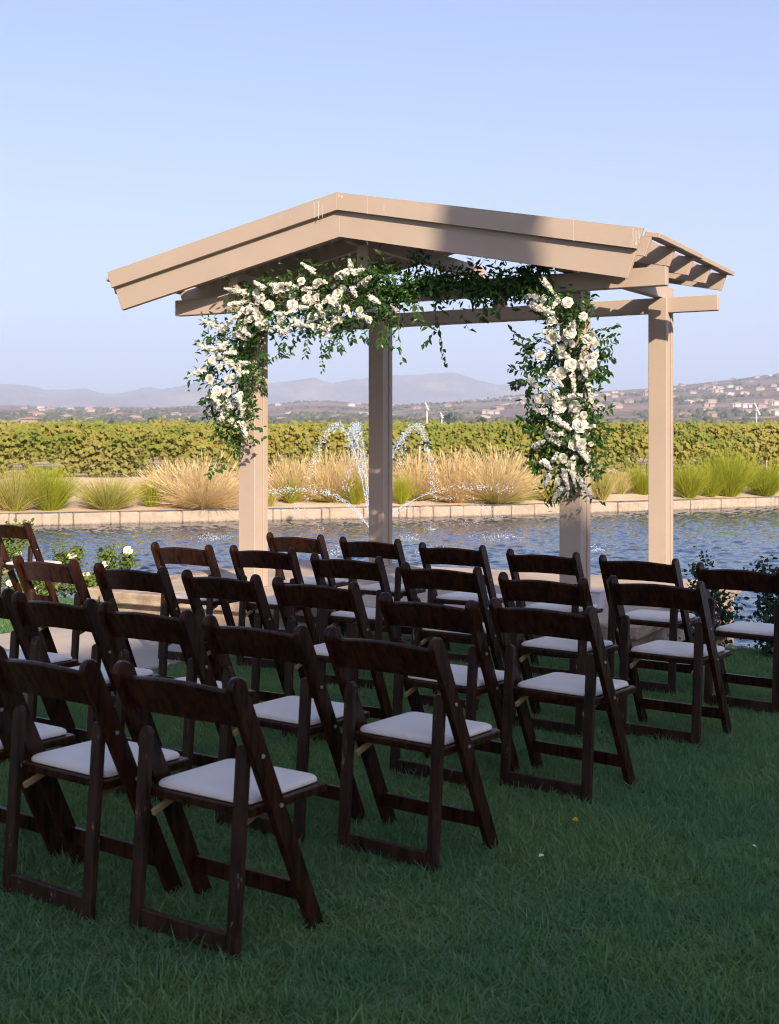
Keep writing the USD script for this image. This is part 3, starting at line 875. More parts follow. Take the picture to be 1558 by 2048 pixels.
def rose_mesh(r, openness=1.0):
    """A garden rose of cupped overlapping petals, facing +z, about r in radius."""
    mb = MB()
    for ring, (n, rad, tilt, size) in enumerate(((3, .05, 1.48, .62), (4, .14, 1.34, .68), (5, .27, 1.10, .74), (6, .42, .80, .78), (7, .56, .46, .80))):
        for k in range(n):
            an = 2 * math.pi * (k + 0.37 * ring + rng.uniform(-.12, .12)) / n
            c, s_ = math.cos(an), math.sin(an)
            out = np.array([c, s_, 0])
            tan = np.array([-s_, c, 0])
            tl = tilt * rng.uniform(.85, 1.15)
            rise = np.array([0, 0, 1.0]) * math.sin(tl) + out * math.cos(tl)
            inw = np.array([0, 0, 1.0]) * math.cos(tl) - out * math.sin(tl)
            base = out * rad * 0.5 + np.array([0, 0, 0.055 * (4 - ring)])
            V = []
            for vv in (0.0, 0.4, 0.75, 1.0):
                wv = (0.35, 0.85, 1.0, 0.62)[(0.0, 0.4, 0.75, 1.0).index(vv)] * size * 0.62
                for uu in (-1, -0.5, 0, 0.5, 1):
                    q = base + rise * vv * size + tan * uu * wv + inw * (0.16 * uu * uu - 0.22 * vv ** 3 + 0.05) * size
                    if vv == 1.0:
                        q = q - rise * 0.10 * size * abs(uu)
                    V.append(q)
            F = [[i * 5 + j, i * 5 + j + 1, (i + 1) * 5 + j + 1, (i + 1) * 5 + j] for i in range(3) for j in range(4)]
            mb.add(np.array(V) * r, F)
    return mb.mesh()


def spike_mesh(A, B, width):
    """A flower spike: small white florets crowded along a line."""
    A, B = np.asarray(A, float), np.asarray(B, float)
    L = np.linalg.norm(B - A)
    n = int(max(24, L / 0.0026))
    pos, dr_ = [], []
    mb = MB()
    for k in range(n):
        t = (k + rng.uniform(0, 1)) / n
        w = width * (1 - 0.75 * t) * rng.uniform(.5, 1.0)
        o = unit(rng.normal(size=3))
        c = A + (B - A) * t + o * w
        fr = 0.0175 * (1.15 - 0.45 * t) * rng.uniform(.8, 1.25)
        nrm = unit(o + rng.normal(size=3) * .3)
        a = unit(np.cross(nrm, [.2, .5, .8]))
        b = np.cross(nrm, a)
        V = [c - nrm * fr * .3]
        for j in range(10):
            an = j * math.pi / 5
            rr = fr * (1.0 if j % 2 == 0 else 0.55)
            V.append(c + (a * math.cos(an) + b * math.sin(an)) * rr + nrm * fr * (0.15 if j % 2 == 0 else 0.0))
        mb.add(V, [[0, 1 + j, 1 + (j + 1) % 10] for j in range(10)])
    return mb.mesh()


def to_local(p, loc):
    """Gazebo-frame points to the frame of a thing standing at gazebo point loc and turned like the gazebo."""
    return np.asarray(p, float) - np.asarray(loc, float)


def fill_foliage(centres, spread, n, size, lean=(0, -1, -0.3)):
    c = np.asarray(centres)
    idx = rng.integers(0, len(c), n)
    pos = c[idx] + rng.normal(size=(n, 3)) * np.asarray(spread)
    d = rng.normal(size=(n, 3)) + np.asarray(lean)
    up = rng.normal(size=(n, 3)) * .6 + np.array([0, -0.6, 0.8])
    return leaves(pos, d, rng.uniform(.6, 1.3, n) * size, rng.uniform(.6, 1.2, n) * size * .42, up)


def spray(A, B, nl=14, size=0.055, sag=0.03, parent=None, name='leaf_spray', mat_=None, loc=(0, 0, 0)):
    """A thin stem from A to B with leaves in pairs."""
    A, B = np.asarray(A, float), np.asarray(B, float)
    t = np.linspace(0, 1, 8)[:, None]
    side = rng.normal(size=3) * 0.02
    P = A + (B - A) * t + np.array([0, 0, -1.0]) * sag * np.sin(np.pi * t) + side * np.sin(np.pi * t * 1.3)
    mb = MB()
    tube(mb, P - loc, np.linspace(.0022, .001, 8), 4)
    m = mb.mesh()
    tl = np.linspace(0.12, 1, nl)
    pos = np.array([[np.interp(x, t[:, 0], P[:, k]) for k in range(3)] for x in tl])
    ax = unit(B - A)
    sd = unit(np.cross(ax, rng.normal(size=3)))
    d = ax * .7 + sd * np.where(np.arange(nl) % 2 == 0, 1, -1)[:, None] + rng.normal(size=(nl, 3)) * .3 + np.array([0, -.1, -.15])
    up = np.tile([0, -0.8, 0.6], (nl, 1)) + rng.normal(size=(nl, 3)) * .5
    v, f = leaves(pos - loc, d, size * rng.uniform(.75, 1.2, nl), size * .45 * rng.uniform(.8, 1.2, nl), up)
    st = part(name, (v, f), mat_ or M['leaf'], parent)
    part('stem', m, M['stem'], st)
    return st


def arrangement(name, label, cat, loc_g, roses, spikes, org, sc, bfun, dims=None):
    w = gp(*loc_g)
    t = thing(name, label, cat, w, ROTG)
    centres = []
    for (x, y, r) in roses:
        px, py = org[0] + x * sc, org[1] + y * sc
        b = bfun(px, py) - rng.uniform(0.02, 0.09)
        p = on_front(px, py, b - 0.03)
        rad = r * sc * (9.6 / FPX) * 1.0
        m = rose_mesh(rad * rng.uniform(.86, 1.10))
        nrm = unit(np.array([rng.normal(0, .35) + 0.15, -1.0, rng.normal(0.15, .3)]))
        m.vertices = m.vertices @ rot_to([0, 0, 1], nrm).T + to_local(p, loc_g)
        part('white_rose', m, M['petal'], t, smooth=True)
        centres.append(p)
    extra = []
    for q_ in range(int(len(roses) * 1.9)):
        x, y = roses[rng.integers(0, len(roses))][:2]
        extra.append((x + rng.normal(9, 23), y + rng.normal(0, 26)))
    for (x, y) in extra:           # small buds and florets filling the gaps between the large blooms
        px, py = org[0] + x * sc, org[1] + y * sc
        p = on_front(px, py, bfun(px, py) - rng.uniform(.03, .10))
        m = rose_mesh(rng.uniform(.020, .033))
        m.vertices = m.vertices @ rot_to([0, 0, 1], unit(np.array([rng.normal(0, .5), -1.0, rng.normal(.15, .5)]))).T + to_local(p, loc_g)
        part('small_rose', m, M['petal'], t, smooth=True)
    for (x0, y0, x1, y1) in list(spikes) + [(x, y, x + rng.normal(0, 32), y + rng.normal(10, 32)) for x, y in extra[::2]]:
        pa, pb = (org[0] + x0 * sc, org[1] + y0 * sc), (org[0] + x1 * sc, org[1] + y1 * sc)
        b = bfun(*pa) - rng.uniform(0.07, .13)
        A, B = on_front(*pa, b), on_front(*pb, b - rng.uniform(-.02, .08))
        part('flower_spike', spike_mesh(to_local(A, loc_g), to_local(B, loc_g), rng.uniform(.022, .032)), M['petal'], t)
        centres += [A, B]
    return t, np.array(centres)


S1, O1 = 660 / 1558, (200, 360)
S2, O2 = 680 / 1558, (800, 360)
left_roses = [(742, 537, 30), (752, 580, 25), (800, 592, 30), (742, 622, 25), (715, 660, 25), (766, 668, 30), (845, 520, 32), (858, 662, 28), (910, 592, 28), (910, 548, 22), (952, 480, 24), (1030, 492, 28), (975, 563, 27), (1025, 556, 25),
              (1118, 540, 30), (1100, 573, 25), (1145, 450, 28), (1002, 640, 22), (1057, 638, 22), (1137, 662, 22), (1228, 620, 27), (1095, 612, 25), (622, 812, 25), (533, 850, 25), (615, 870, 25), (522, 942, 28), (607, 945, 25), (648, 948, 18),
              (555, 997, 28), (600, 1002, 25), (525, 1035, 25), (605, 1045, 15), (590, 1100, 22), (568, 885, 18), (690, 620, 20), (655, 700, 18), (560, 1050, 20)]
left_spikes = [(815, 500, 885, 488), (885, 490, 935, 512), (960, 515, 1005, 512), (610, 590, 705, 572), (570, 710, 645, 640), (628, 735, 695, 685), (570, 800, 600, 765), (555, 695, 488, 662), (552, 805, 458, 778), (495, 890, 416, 928), (655, 872, 705, 862),
               (755, 690, 805, 705), (848, 728, 905, 698), (915, 672, 990, 692), (1005, 690, 1085, 708), (1160, 595, 1182, 645), (1205, 548, 1188, 500), (1220, 640, 1278, 655), (1275, 555, 1322, 582), (1010, 432, 950, 392), (1190, 435, 1176, 375),
               (770, 512, 725, 475), (690, 532, 590, 512), (1240, 490, 1278, 455), (648, 1015, 668, 1085), (548, 1065, 528, 1005), (665, 1115, 685, 1075), (670, 1145, 692, 1205), (615, 1130, 645, 1165), (1045, 712, 1085, 745), (690, 600, 640, 650),
               (930, 650, 960, 720), (560, 770, 590, 800), (530, 1010, 560, 1060), (870, 520, 940, 500), (1030, 590, 1060, 640)]
right_roses = [(697, 650, 30), (778, 700, 30), (697, 727, 32), (740, 777, 28), (867, 738, 30), (645, 808, 25), (838, 802, 18), (782, 848, 32), (740, 885, 32), (878, 845, 25), (643, 1005, 28), (728, 1040, 32), (803, 1038, 30), (823, 1125, 32),
               (800, 1215, 32), (832, 1210, 25), (685, 1165, 25), (768, 563, 28), (612, 572, 22), (838, 625, 20), (750, 1275, 22), (725, 1378, 18), (843, 1078, 18), (790, 752, 16)]
right_spikes = [(610, 580, 710, 612), (655, 455, 712, 525), (690, 890, 745, 945), (595, 915, 645, 965), (790, 895, 800, 970), (828, 830, 855, 905), (865, 930, 882, 1020), (680, 955, 725, 1000), (715, 1095, 785, 1145), (612, 1222, 665, 1195), (655, 1285, 695, 1325),
                (690, 1345, 660, 1405), (748, 1330, 772, 1420), (800, 1340, 875, 1455), (850, 1245, 875, 1315), (770, 1000, 835, 985), (780, 1300, 800, 1390), (830, 1240, 860, 1290), (700, 690, 650, 700), (820, 850, 860, 880)]


def b_left(px, py):
    return -0.20 if px > 540 else -0.22


L0 = (-2.4, -0.2, 2.3)
ta, ca = arrangement('rose_arrangement', 'white roses and green foliage spilling along the front beam and down the left gazebo post', 'flowers', L0, left_roses, left_spikes, O1, S1, b_left)
# foliage behind the blossoms, plus the bare green strip on the inner side of the left post
inner = [on_front(O1[0] + x * S1, O1[1] + y * S1, -0.15 + rng.uniform(-.05, .03)) for x, y in ((690, 760), (720, 800), (700, 860), (720, 910), (690, 960), (680, 1010), (680, 1060), (660, 1120), (650, 1180), (660, 1230), (620, 1200), (640, 1255), (600, 1170), (560, 1120), (520, 1080), (640, 830), (660, 780), (760, 730),
         (540, 760), (600, 760), (530, 900), (700, 720), (1150, 690), (1200, 680), (1260, 600), (1250, 500), (1180, 480), (1060, 520), (980, 460), (880, 470), (780, 480), (680, 500), (1210, 580), (1300, 640))]
allc = np.vstack([ca + np.array([0, 0.085, 0]), np.array(inner), np.array(inner)])
v, f = fill_foliage(allc - np.array(L0), (0.040, 0.040, 0.044), 3900, 0.058)
part('foliage', (v, f), M['leaf'], ta, kind='stuff')


def sp(x0, y0, x1, y1, org, sc, b, parent, loc, **k):
    A, B = on_front(org[0] + x0 * sc, org[1] + y0 * sc, b), on_front(org[0] + x1 * sc, org[1] + y1 * sc, b - 0.03)
    spray(A, B, parent=parent, loc=np.array(loc), **k)


for q_ in ((1040, 730, 1052, 895), (1090, 730, 1060, 840), (1130, 720, 1140, 805), (1180, 700, 1190, 760), (815, 740, 825, 850), (840, 800, 890, 820), (970, 720, 975, 815), (900, 720, 905, 790), (1240, 690, 1250, 750), (560, 720, 495, 738), (740, 880, 760, 950),
           (740, 960, 785, 990), (720, 1080, 735, 1110), (700, 1190, 740, 1225), (640, 1240, 660, 1285), (560, 1160, 530, 1200), (520, 1060, 500, 1100), (510, 900, 480, 920), (570, 1260, 510, 1400), (600, 1300, 570, 1370), (760, 780, 780, 840), (870, 760, 860, 790), (500, 1020, 480, 1040)):
    sp(*q_, O1, S1, -0.24, ta, L0, nl=13, size=0.052)

R0 = (0.0, -0.2, 1.8)
tb, cb = arrangement('rose_arrangement', 'white roses and trailing green foliage hanging down the right front gazebo post', 'flowers', R0, right_roses, right_spikes, O2, S2, lambda x, y: -0.17)
inner2 = [on_front(O2[0] + x * S2, O2[1] + y * S2, -0.10 + rng.uniform(-.05, .02)) for x, y in ((800, 620), (820, 680), (720, 820), (690, 800), (800, 900), (700, 860), (660, 860), (790, 960), (760, 1100), (690, 1100), (640, 1080), (740, 1180), (700, 1250), (650, 1300), (690, 1200), (820, 1290), (760, 1240), (780, 1330), (640, 880),
          (600, 800), (840, 950), (870, 1080), (880, 1150), (660, 1240), (740, 640), (760, 600), (850, 660), (620, 1120))]
allc = np.vstack([cb + np.array([0, 0.085, 0]), np.array(inner2), np.array(inner2)])
v, f = fill_foliage(allc - np.array(R0), (0.040, 0.038, 0.045), 3000, 0.054)
part('foliage', (v, f), M['leaf'], tb, kind='stuff')
for q_ in ((870, 690, 1005, 655), (880, 700, 985, 715), (890, 740, 980, 748), (890, 800, 975, 803), (900, 850, 935, 905), (905, 840, 970, 880), (860, 1060, 940, 1050), (880, 1150, 952, 1160), (880, 1200, 940, 1215), (880, 1300, 930, 1328), (700, 690, 512, 712), (640, 740, 530, 740), (640, 770, 560, 765), (620, 880, 500, 942),
           (640, 870, 510, 856), (610, 860, 580, 830), (620, 900, 530, 920), (650, 1100, 552, 1102), (640, 1060, 590, 1050), (640, 1130, 570, 1130), (640, 1200, 600, 1255), (640, 1280, 610, 1310), (900, 860, 920, 900), (860, 600, 870, 520), (600, 890, 590, 970)):
    sp(*q_, O2, S2, -0.16, tb, R0, nl=15, size=0.055)

G0 = (-1.0, -0.12, 2.6)
tg = thing('greenery_garland', 'dark leafy garland without flowers along the middle of the front beam', 'garland', gp(*G0), ROTG)
cg = []
for px in np.linspace(745, 1090, 40):
    y = np.interp(px, [745, 800, 850, 950, 1000, 1090], [560, 575, 575, 570, 578, 560])
    cg.append(on_front(px, y + rng.uniform(-22, 22), -0.12 + rng.uniform(-.05, .03)))
for px, py in ((770, 610), (790, 640), (800, 540), (820, 560), (830, 520), (880, 600), (960, 600), (1000, 540), (1050, 545), (1080, 530), (760, 540), (1100, 600), (1060, 580)):
    cg.append(on_front(px, py, -0.12))
v, f = fill_foliage(np.array(cg) - np.array(G0), (0.05, 0.04, 0.045), 2400, 0.062)
part('foliage', (v, f), M['leaf'], tg, kind='stuff')
for (x0, y0, x1, y1, n_) in ((865, 600, 893, 725, 15), (875, 620, 850, 690, 9), (920, 600, 935, 655, 6), (840, 590, 835, 640, 7), (800, 620, 803, 720, 9), (780, 640, 785, 700, 8), (770, 640, 760, 690, 8), (970, 590, 965, 640, 7), (1010, 560, 1060, 500, 8), (830, 600, 860, 660, 8), (950, 540, 945, 505, 6), (1070, 540, 1110, 505, 8),
                             (1000, 590, 990, 630, 6), (1040, 570, 1020, 540, 6), (830, 520, 835, 485, 6), (790, 560, 760, 500, 8)):
    A, B = on_front(x0, y0, -0.2), on_front(x1, y1, -0.26)
    spray(A, B, nl=n_, size=0.068, parent=tg, name='trailing_vine', loc=np.array(G0))

# ------------------------------------------------------------------ rose bushes at the pond edge


def rose_bush(x, y, w, h, nleaf, nrose, label, mat_, shoots, seed, group=None):
    global rng
    keep, rng = rng, np.random.default_rng(seed)
    t = thing('rose_bush', label, 'bush', (x, y, -0.02), 0.0, group)
    c = []
    mb = MB()
    for k in range(14):
        an = rng.uniform(0, 2 * math.pi)
        rr = rng.uniform(.2, 1) * w / 2
        tip = np.array([math.cos(an) * rr, math.sin(an) * rr * .6, h * rng.uniform(.55, 1.0) * (1 - 0.35 * (rr / w * 2) ** 2)])
        mid = tip * [.5, .5, .55]
        P = np.array([[0.1 * tip[0], .1 * tip[1], 0], mid, tip])
        tube(mb, P, [.006, .004, .0025], 4)
        for tt in np.linspace(.15, 1, 9):
            c.append(P[0] * (1 - tt) + tip * tt)
    for (sx, sh) in shoots:
        P = np.array([[sx * .5, 0, h * .4], [sx * .9, .02, sh * .75], [sx + rng.uniform(-.04, .04), rng.uniform(-.05, .05), sh]])
        tube(mb, P, [.005, .0035, .002], 4)
        for tt in np.linspace(.3, 1, 12):
            c += [P[0] * (1 - tt) ** 2 + P[1] * 2 * tt * (1 - tt) + P[2] * tt * tt] * 2
    part('stems', mb.mesh(), M['stem'], t)
    c = np.array(c)
    nleaf = int(nleaf * 2.3)
    idx = rng.integers(0, len(c), nleaf)
    pos = c[idx] + rng.normal(size=(nleaf, 3)) * [0.045, 0.045, 0.035]
    pos[:, 2] = np.maximum(pos[:, 2], 0.01)
    v_, f_ = leaves(pos, rng.normal(size=(nleaf, 3)) + [0, -.3, .2], rng.uniform(.030, .058, nleaf), rng.uniform(.020, .036, nleaf), rng.normal(size=(nleaf, 3)) * .6 + [0, -.3, 1])
    part('foliage', (v_, f_), mat_, t, kind='stuff')
    for k in range(nrose):
        p = c[rng.integers(0, len(c))] + rng.normal(size=3) * [.03, .02, .03] + [0, -.05, .03]
        m = rose_mesh(rng.uniform(.030, .048))
        m.vertices = m.vertices @ rot_to([0, 0, 1], unit([rng.normal(0, .4), -.8, .6 + rng.normal(0, .2)])).T + p
        part('white_rose', m, M['petal'], t, smooth=True)
    rng = keep


for k, (x, y, w, h, nl, nr, sh) in enumerate(((-2.72, 11.55, .75, .25, 800, 5, ((.12, .45), (.3, .40))), (-3.35, 11.85, .8, .25, 900, 5, ((0.2, .40), (.33, .43))), (-4.0, 12.2, .8, .33, 1100, 5, ((.25, .62), (.4, .66), (0.1, .55))), (-4.7, 12.6, .8, .42, 900, 5, ((.1, .7),)), (-5.4, 12.95, .8, .42, 800, 4, ()))):
    rose_bush(x, y, w, h, nl, nr, ('sunlit bush of small white roses nearest the deck on the left', 'sunlit white rose bush second from the deck, behind the sunlit chair row', 'tall shooting white rose bush behind the lone sunlit chair', 'white rose bush at the left picture edge by the pond', 'white rose bush just beyond the left picture edge')[k], M['roseleaf'], sh, 40 + k)
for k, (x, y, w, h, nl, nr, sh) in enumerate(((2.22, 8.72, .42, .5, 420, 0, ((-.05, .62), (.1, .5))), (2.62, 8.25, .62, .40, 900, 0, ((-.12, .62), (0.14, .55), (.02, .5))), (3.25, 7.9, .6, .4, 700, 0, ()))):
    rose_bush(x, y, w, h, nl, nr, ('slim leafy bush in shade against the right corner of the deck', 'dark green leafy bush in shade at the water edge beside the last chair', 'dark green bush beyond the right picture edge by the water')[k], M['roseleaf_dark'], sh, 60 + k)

# ------------------------------------------------------------------ ornamental grass clumps on the far bank


def clump(px, base_y, top_y, wpx, kind, seed, label):
    global rng
    keep, rng = rng, np.random.default_rng(seed)
    # distance from the bank's height there
    D = 30.0
    for _ in range(30):
        x = (px - CX) / FPX * D
        z = float(ground_z(x, D))
        D = 0.5 * D + 0.5 * (EYE - z) * FPX / (base_y - HZ)
        D = max(D, float(bank_y((px - CX) / FPX * D)) + 0.55)
    x = (px - CX) / FPX * D
    z = float(ground_z(x, D))
    h = (base_y - top_y) * D / FPX * .93
    w = wpx * D / FPX * (1.06 if kind == 'tan' else 0.98)
    t = thing('ornamental_grass', label, 'grass clump', (x, D, z - 0.02), 0.0, 'grass clumps on the far bank')
    n = int(1900 * (w / 1.1) ** .8) if kind == 'tan' else int(900 * max(.35, (w / .9)))
    an = rng.uniform(0, 2 * math.pi, n)
    sp_ = np.sqrt(rng.uniform(0, 1, n))
    rb = 0.16 * w
    pos = np.column_stack([np.cos(an) * sp_ * rb, np.sin(an) * sp_ * rb, np.zeros(n)])
    spread = (w / 2) / h * (1.2 if kind == 'tan' else 1.1)
    norm_ = None
    pol = sp_ * (1.32 if kind == 'tan' else 1.0)
    # blades fan out like the ribs of half a ball
    d = np.column_stack([np.cos(an) * np.sin(pol) * spread, np.sin(an) * np.sin(pol) * spread, np.cos(pol) + .12]) + rng.normal(size=(n, 3)) * .11
    if kind == 'tan':
        L = h * rng.uniform(.62, 1.10, n) * np.linalg.norm(d, axis=1).clip(.5, 1.6)
        v_, f_ = blades(pos, d, L, rng.uniform(.007, .012, n), rng.uniform(.15, .60, n), 4)
        part('blades', (v_, f_), M['tan_grass'], t, kind='stuff')
        k = n // 3
        v2, f2 = blades(pos[:k] * 1.2, d[:k] * [1.25, 1.25, .9], h * rng.uniform(.35, .7, k), rng.uniform(.012, .02, k), rng.uniform(.2, .8, k), 3)
        part('low_blades', (v2, f2), M['green_grass'] if rng.uniform() < .25 else M['tan_grass'], t, kind='stuff')
        # seed plumes at the tips
        m = n // 3
        ii = rng.choice(n, m, replace=False)
        tip = pos[ii] + unit(d[ii]) * L[ii, None] * .86
        v3, f3 = blades(tip, d[ii] + rng.normal(size=(m, 3)) * .12, h * rng.uniform(.14, .26, m), rng.uniform(.014, .026, m), rng.uniform(.1, .4, m), 3)
        part('plumes', (v3, f3), M['tan_grass'], t, kind='stuff')
    else:
        L = h * rng.uniform(.45, 1.18, n) * np.linalg.norm(d, axis=1).clip(.5, 1.5)
        v_, f_ = blades(pos, d, L, rng.uniform(.008, .016, n), rng.uniform(.05, .55, n), 4)
        part('blades', (v_, f_), M['green_grass'], t, kind='stuff')
        k = int(n * .8)
        v2, f2 = blades(pos[:k], d[:k] + rng.normal(size=(k, 3)) * .2, h * rng.uniform(.8, 1.32, k), rng.uniform(.004, .008, k), rng.uniform(.1, .7, k), 4)
        part('fine_blades', (v2, f2), M['green_grass'] if rng.uniform() < .7 else M['tan_grass'], t, kind='stuff')
    rng = keep


G, Tn = 'green', 'tan'
clumps = [(-60, 1029, 945, 100, G), (28, 1028, 940, 105, G), (98, 1027, 932, 105, G), (215, 1024, 952, 125, G), (304, 1013, 958, 50, G), (345, 1000, 925, 120, Tn), (408, 1019, 918, 145, Tn), (585, 1000, 912, 105, Tn), (662, 1003, 905, 85, Tn), (716, 1004, 903, 75, Tn), (580, 1006, 952, 36, G), (642, 1003, 950, 30, G), (711, 1009, 942, 40, G),
          (803, 1010, 945, 30, G), (540, 1012, 975, 26, G), (834, 1000, 908, 85, Tn), (908, 1003, 900, 95, Tn), (992, 1009, 900, 118, Tn), (1056, 1000, 938, 46, G), (1100, 1003, 945, 60, G), (1203, 1001, 926, 46, G), (1240, 990, 938, 30, G), (1283, 990, 925, 66, G), (1376, 997, 922, 70, G), (1420, 993, 936, 52, G), (1456, 992, 894, 95, G),
          (1530, 992, 922, 84, G), (1620, 988, 915, 100, G)]
for k, (px, by, ty, wp, kd) in enumerate(clumps):
    place = ('beyond the left picture edge' if px < 0 else 'left of the left gazebo post' if px < 476 else 'between the left and middle gazebo posts' if px < 740 else 'between the middle post and the right flowers' if px < 1120 else 'between the two right gazebo posts' if px < 1297 else 'right of the rear right gazebo post')
    order = sum(1 for q in clumps[:k] if (q[4] == kd))
    lab = f"{'blond feathery' if kd == Tn else 'yellow green'} grass clump {place}, number {order + 1} of its colour from the left"
    clump(px, by, ty, wp, kd, 200 + k, lab)

# ------------------------------------------------------------------ vineyard
vdir = unit(np.array([1.0, 0.235]))


def vine_row(D0, first, seed, label):
    global rng
    keep, rng = rng, np.random.default_rng(seed)
    x0, x1 = -0.36 * D0 - 3, 0.36 * D0 + 5
    mid = np.array([0.0, D0])
    base = float(ground_z(0, D0))
    t = thing('vine_row', label, 'vine row', (0, D0, base), 0.0, 'rows of grape vines')
    full = first
    dens = 620 if first else (420 if D0 < 46 else max(60, 330 * 40 / D0))
    size = 0.15 if first else 0.10 + 0.0011 * D0
    n = int((x1 - x0) * dens)
    s_ = rng.uniform(x0, x1, n)
    lump = meshkit.fbm(np.column_stack([s_ * .8, np.full(n, seed * 3.1), np.zeros(n)]), 4, 2)
    fine = meshkit.fbm(np.column_stack([s_ * 3.1, np.full(n, seed * 1.7), np.zeros(n)]), 3, 5)
    top = 1.30 + (lump - .5) * 0.42 + (fine - .5) * 0.62 + np.where(rng.uniform(0, 1, n) < .06, rng.uniform(0, .26, n), 0)
    bot = 0.08 if first else (0.30 if D0 < 46 else 0.75)
    zz = bot + (top - bot) * np.sqrt(rng.uniform(0, 1, n)) if not first else bot + (top - bot) * rng.uniform(0, 1, n)
    dep = rng.normal(0, .17, n) * (1.15 - .4 * (zz - bot) / (top - bot))
    yy = s_ * 0.235 + dep - (rng.uniform(0, .15, n) if first else 0)
    gz_ = ground_z(s_, D0 + yy) - base
    pos = np.column_stack([s_, yy, zz + gz_])
    nrm = np.column_stack([.25 + rng.normal(0, .45, n), -0.9 + rng.normal(0, .45, n), .6 + rng.normal(0, .4, n)])
    d = np.cross(nrm, rng.normal(size=(n, 3)))
    sz = size * rng.uniform(.65, 1.25, n)
    hole = meshkit.fbm(np.column_stack([s_ * 2.3, zz * 2.6, np.full(n, seed * .7)]), 3, 31)
    keep_ = hole > (.40 if first else .30)
    brown_at = .60 + .9 * (meshkit.fbm(np.column_stack([s_ * .28, zz * .5, np.full(n, 3.3)]), 3, 77) - .42)
    low = keep_ & (zz + rng.normal(0, .22, n) < brown_at) if first else np.zeros(n, bool)
    hi = keep_ & ~low
    part('foliage', cards(pos[hi], d[hi], nrm[hi], sz[hi], sz[hi] * .95), M['vine'] if D0 < 60 else M['vine_far'], t, kind='stuff')
    if first:
        part('lower_foliage', cards(pos[low], d[low], nrm[low], sz[low], sz[low] * .95), M['vine_brown'], t, kind='stuff', label='rust and tan lower leaves')
    if first:
        for zw in (.62, .98):
            xw = np.linspace(x0, x1, 40)
            mb = MB()
            tube(mb, np.column_stack([xw, xw * .235 - .02, ground_z(xw, D0 + xw * .235) - base + zw]), .004, 4)
            part('trellis_wire', mb.mesh(), M['steel'], t)
        for x in np.arange(x0, x1, 1.85):
            xx = x + rng.uniform(-.1, .1)
            yv = xx * .235
            zb = float(ground_z(xx, D0 + yv)) - base
            mb = MB()
            P = np.array([[xx, yv, zb - .05], [xx + rng.uniform(-.04, .04), yv, zb + .3], [xx + rng.uniform(-.08, .08), yv, zb + .62], [xx + rng.uniform(-.2, .2), yv, zb + .8]])
            tube(mb, P, [.045, .035, .03, .02], 6)
            part('vine_trunk', mb.mesh(), M['bark'], t)
            if rng.uniform() < .3:
                part('stake', box(xx + .30, xx + .345, yv - .22, yv - .18, zb - .1, zb + rng.uniform(.75, 1.12), .004), M['bark'] if rng.uniform() < .6 else M['stake'], t)
    rng = keep


rows = [36.6] + [39.4 + 2.6 * k for k in range(9)] + [64, 68, 73, 79, 86, 94, 104, 116, 130]
for k, D0 in enumerate(rows):
    names = ['nearest row of autumn coloured grape vines above the ornamental grass'] + ['row of green and rusty grape vines behind the nearest row'] * len(rows)
    vine_row(D0, k == 0, 300 + k, names[k])

# ------------------------------------------------------------------ fountain


def drops(mb, pts, r):
    ico = trimesh.creation.icosahedron()
    n = len(pts)
    sc = np.broadcast_to(r, (n,))[:, None, None] * rng.uniform(.6, 1.5, (n, 1, 3))
    v = np.asarray(pts)[:, None] + ico.vertices[None] * sc
    f = (np.arange(n)[:, None, None] * len(ico.vertices) + ico.faces[None]).reshape(-1, 3)
    mb.add(v.reshape(-1, 3), f)


FD = 25.2
fx = (743 - CX) / FPX * FD
ft = thing('fountain', 'water fountain spraying thin arcs of drops from the pond', 'fountain', (fx, FD, WZ))


def fpt(px, py, dy=0.0):
    return np.array([(px - CX) / FPX * FD - fx, dy, EYE + (HZ - py) / FPX * FD - WZ])


mb = MB()
tube(mb, [[0, 0, -.1], [0, 0, .05], [0, 0, .08]], [.10, .09, .05], 10)
part('nozzle', mb.mesh(), M['steel'], ft)
# each jet: pixel of its apex and of the point where its spray fades
for (ax_, ay_, ex, ey, dy, nd) in ((676, 851, 622, 955, -.5, 620), (712, 850, 690, 985, .4, 620), (700, 858, 725, 960, .2, 380), (834, 853, 868, 985, -.3, 640), (812, 872, 800, 930, .5, 320), (620, 976, 545, 982, -1.4, 300), (650, 988, 575, 1030, .8, 150), (930, 976, 1040, 984, .8, 260), (905, 992, 985, 1030, -1.2, 130)):
    A, E, O = fpt(ax_, ay_), fpt(ex, ey), np.array([0, 0, .06])
    # parabola through nozzle and apex, then on to the end point
    t = rng.uniform(0, 1, nd) ** 0.9
    u = A[0]
    rising = rng.uniform(0, 1, nd) < .55
    tr = rng.uniform(0, 1, nd)
    x = np.where(rising, O[0] + (A[0] - O[0]) * tr, A[0] + (E[0] - A[0]) * tr)
    z = np.where(rising, A[2] - (A[2] - O[2]) * (1 - tr) ** 2, A[2] - (A[2] - E[2]) * tr ** 2)
    prog = np.where(rising, tr * .6, .6 + .4 * tr)
    clus = rng.normal(0, 1, (nd, 3)) * (0.010 + 0.050 * prog[:, None])
    y = dy * prog
    P = np.column_stack([x, y, z]) + clus
    P[:, 2] = np.maximum(P[:, 2], 0.02)
    mb = MB()
    drops(mb, P, rng.uniform(.0035, .0095, nd) * (1.0 + .35 * prog))
    q_ = np.linspace(0, .80, 12)
    tube(mb, np.column_stack([A[0] * q_, dy * .6 * q_, A[2] - (A[2] - .06) * (1 - q_) ** 2]) + rng.normal(size=(12, 3)) * .008, np.linspace(.0075, .0025, 12), 5)
    part('water_jet', mb.mesh(), M['spray'], ft, smooth=True, kind='stuff')
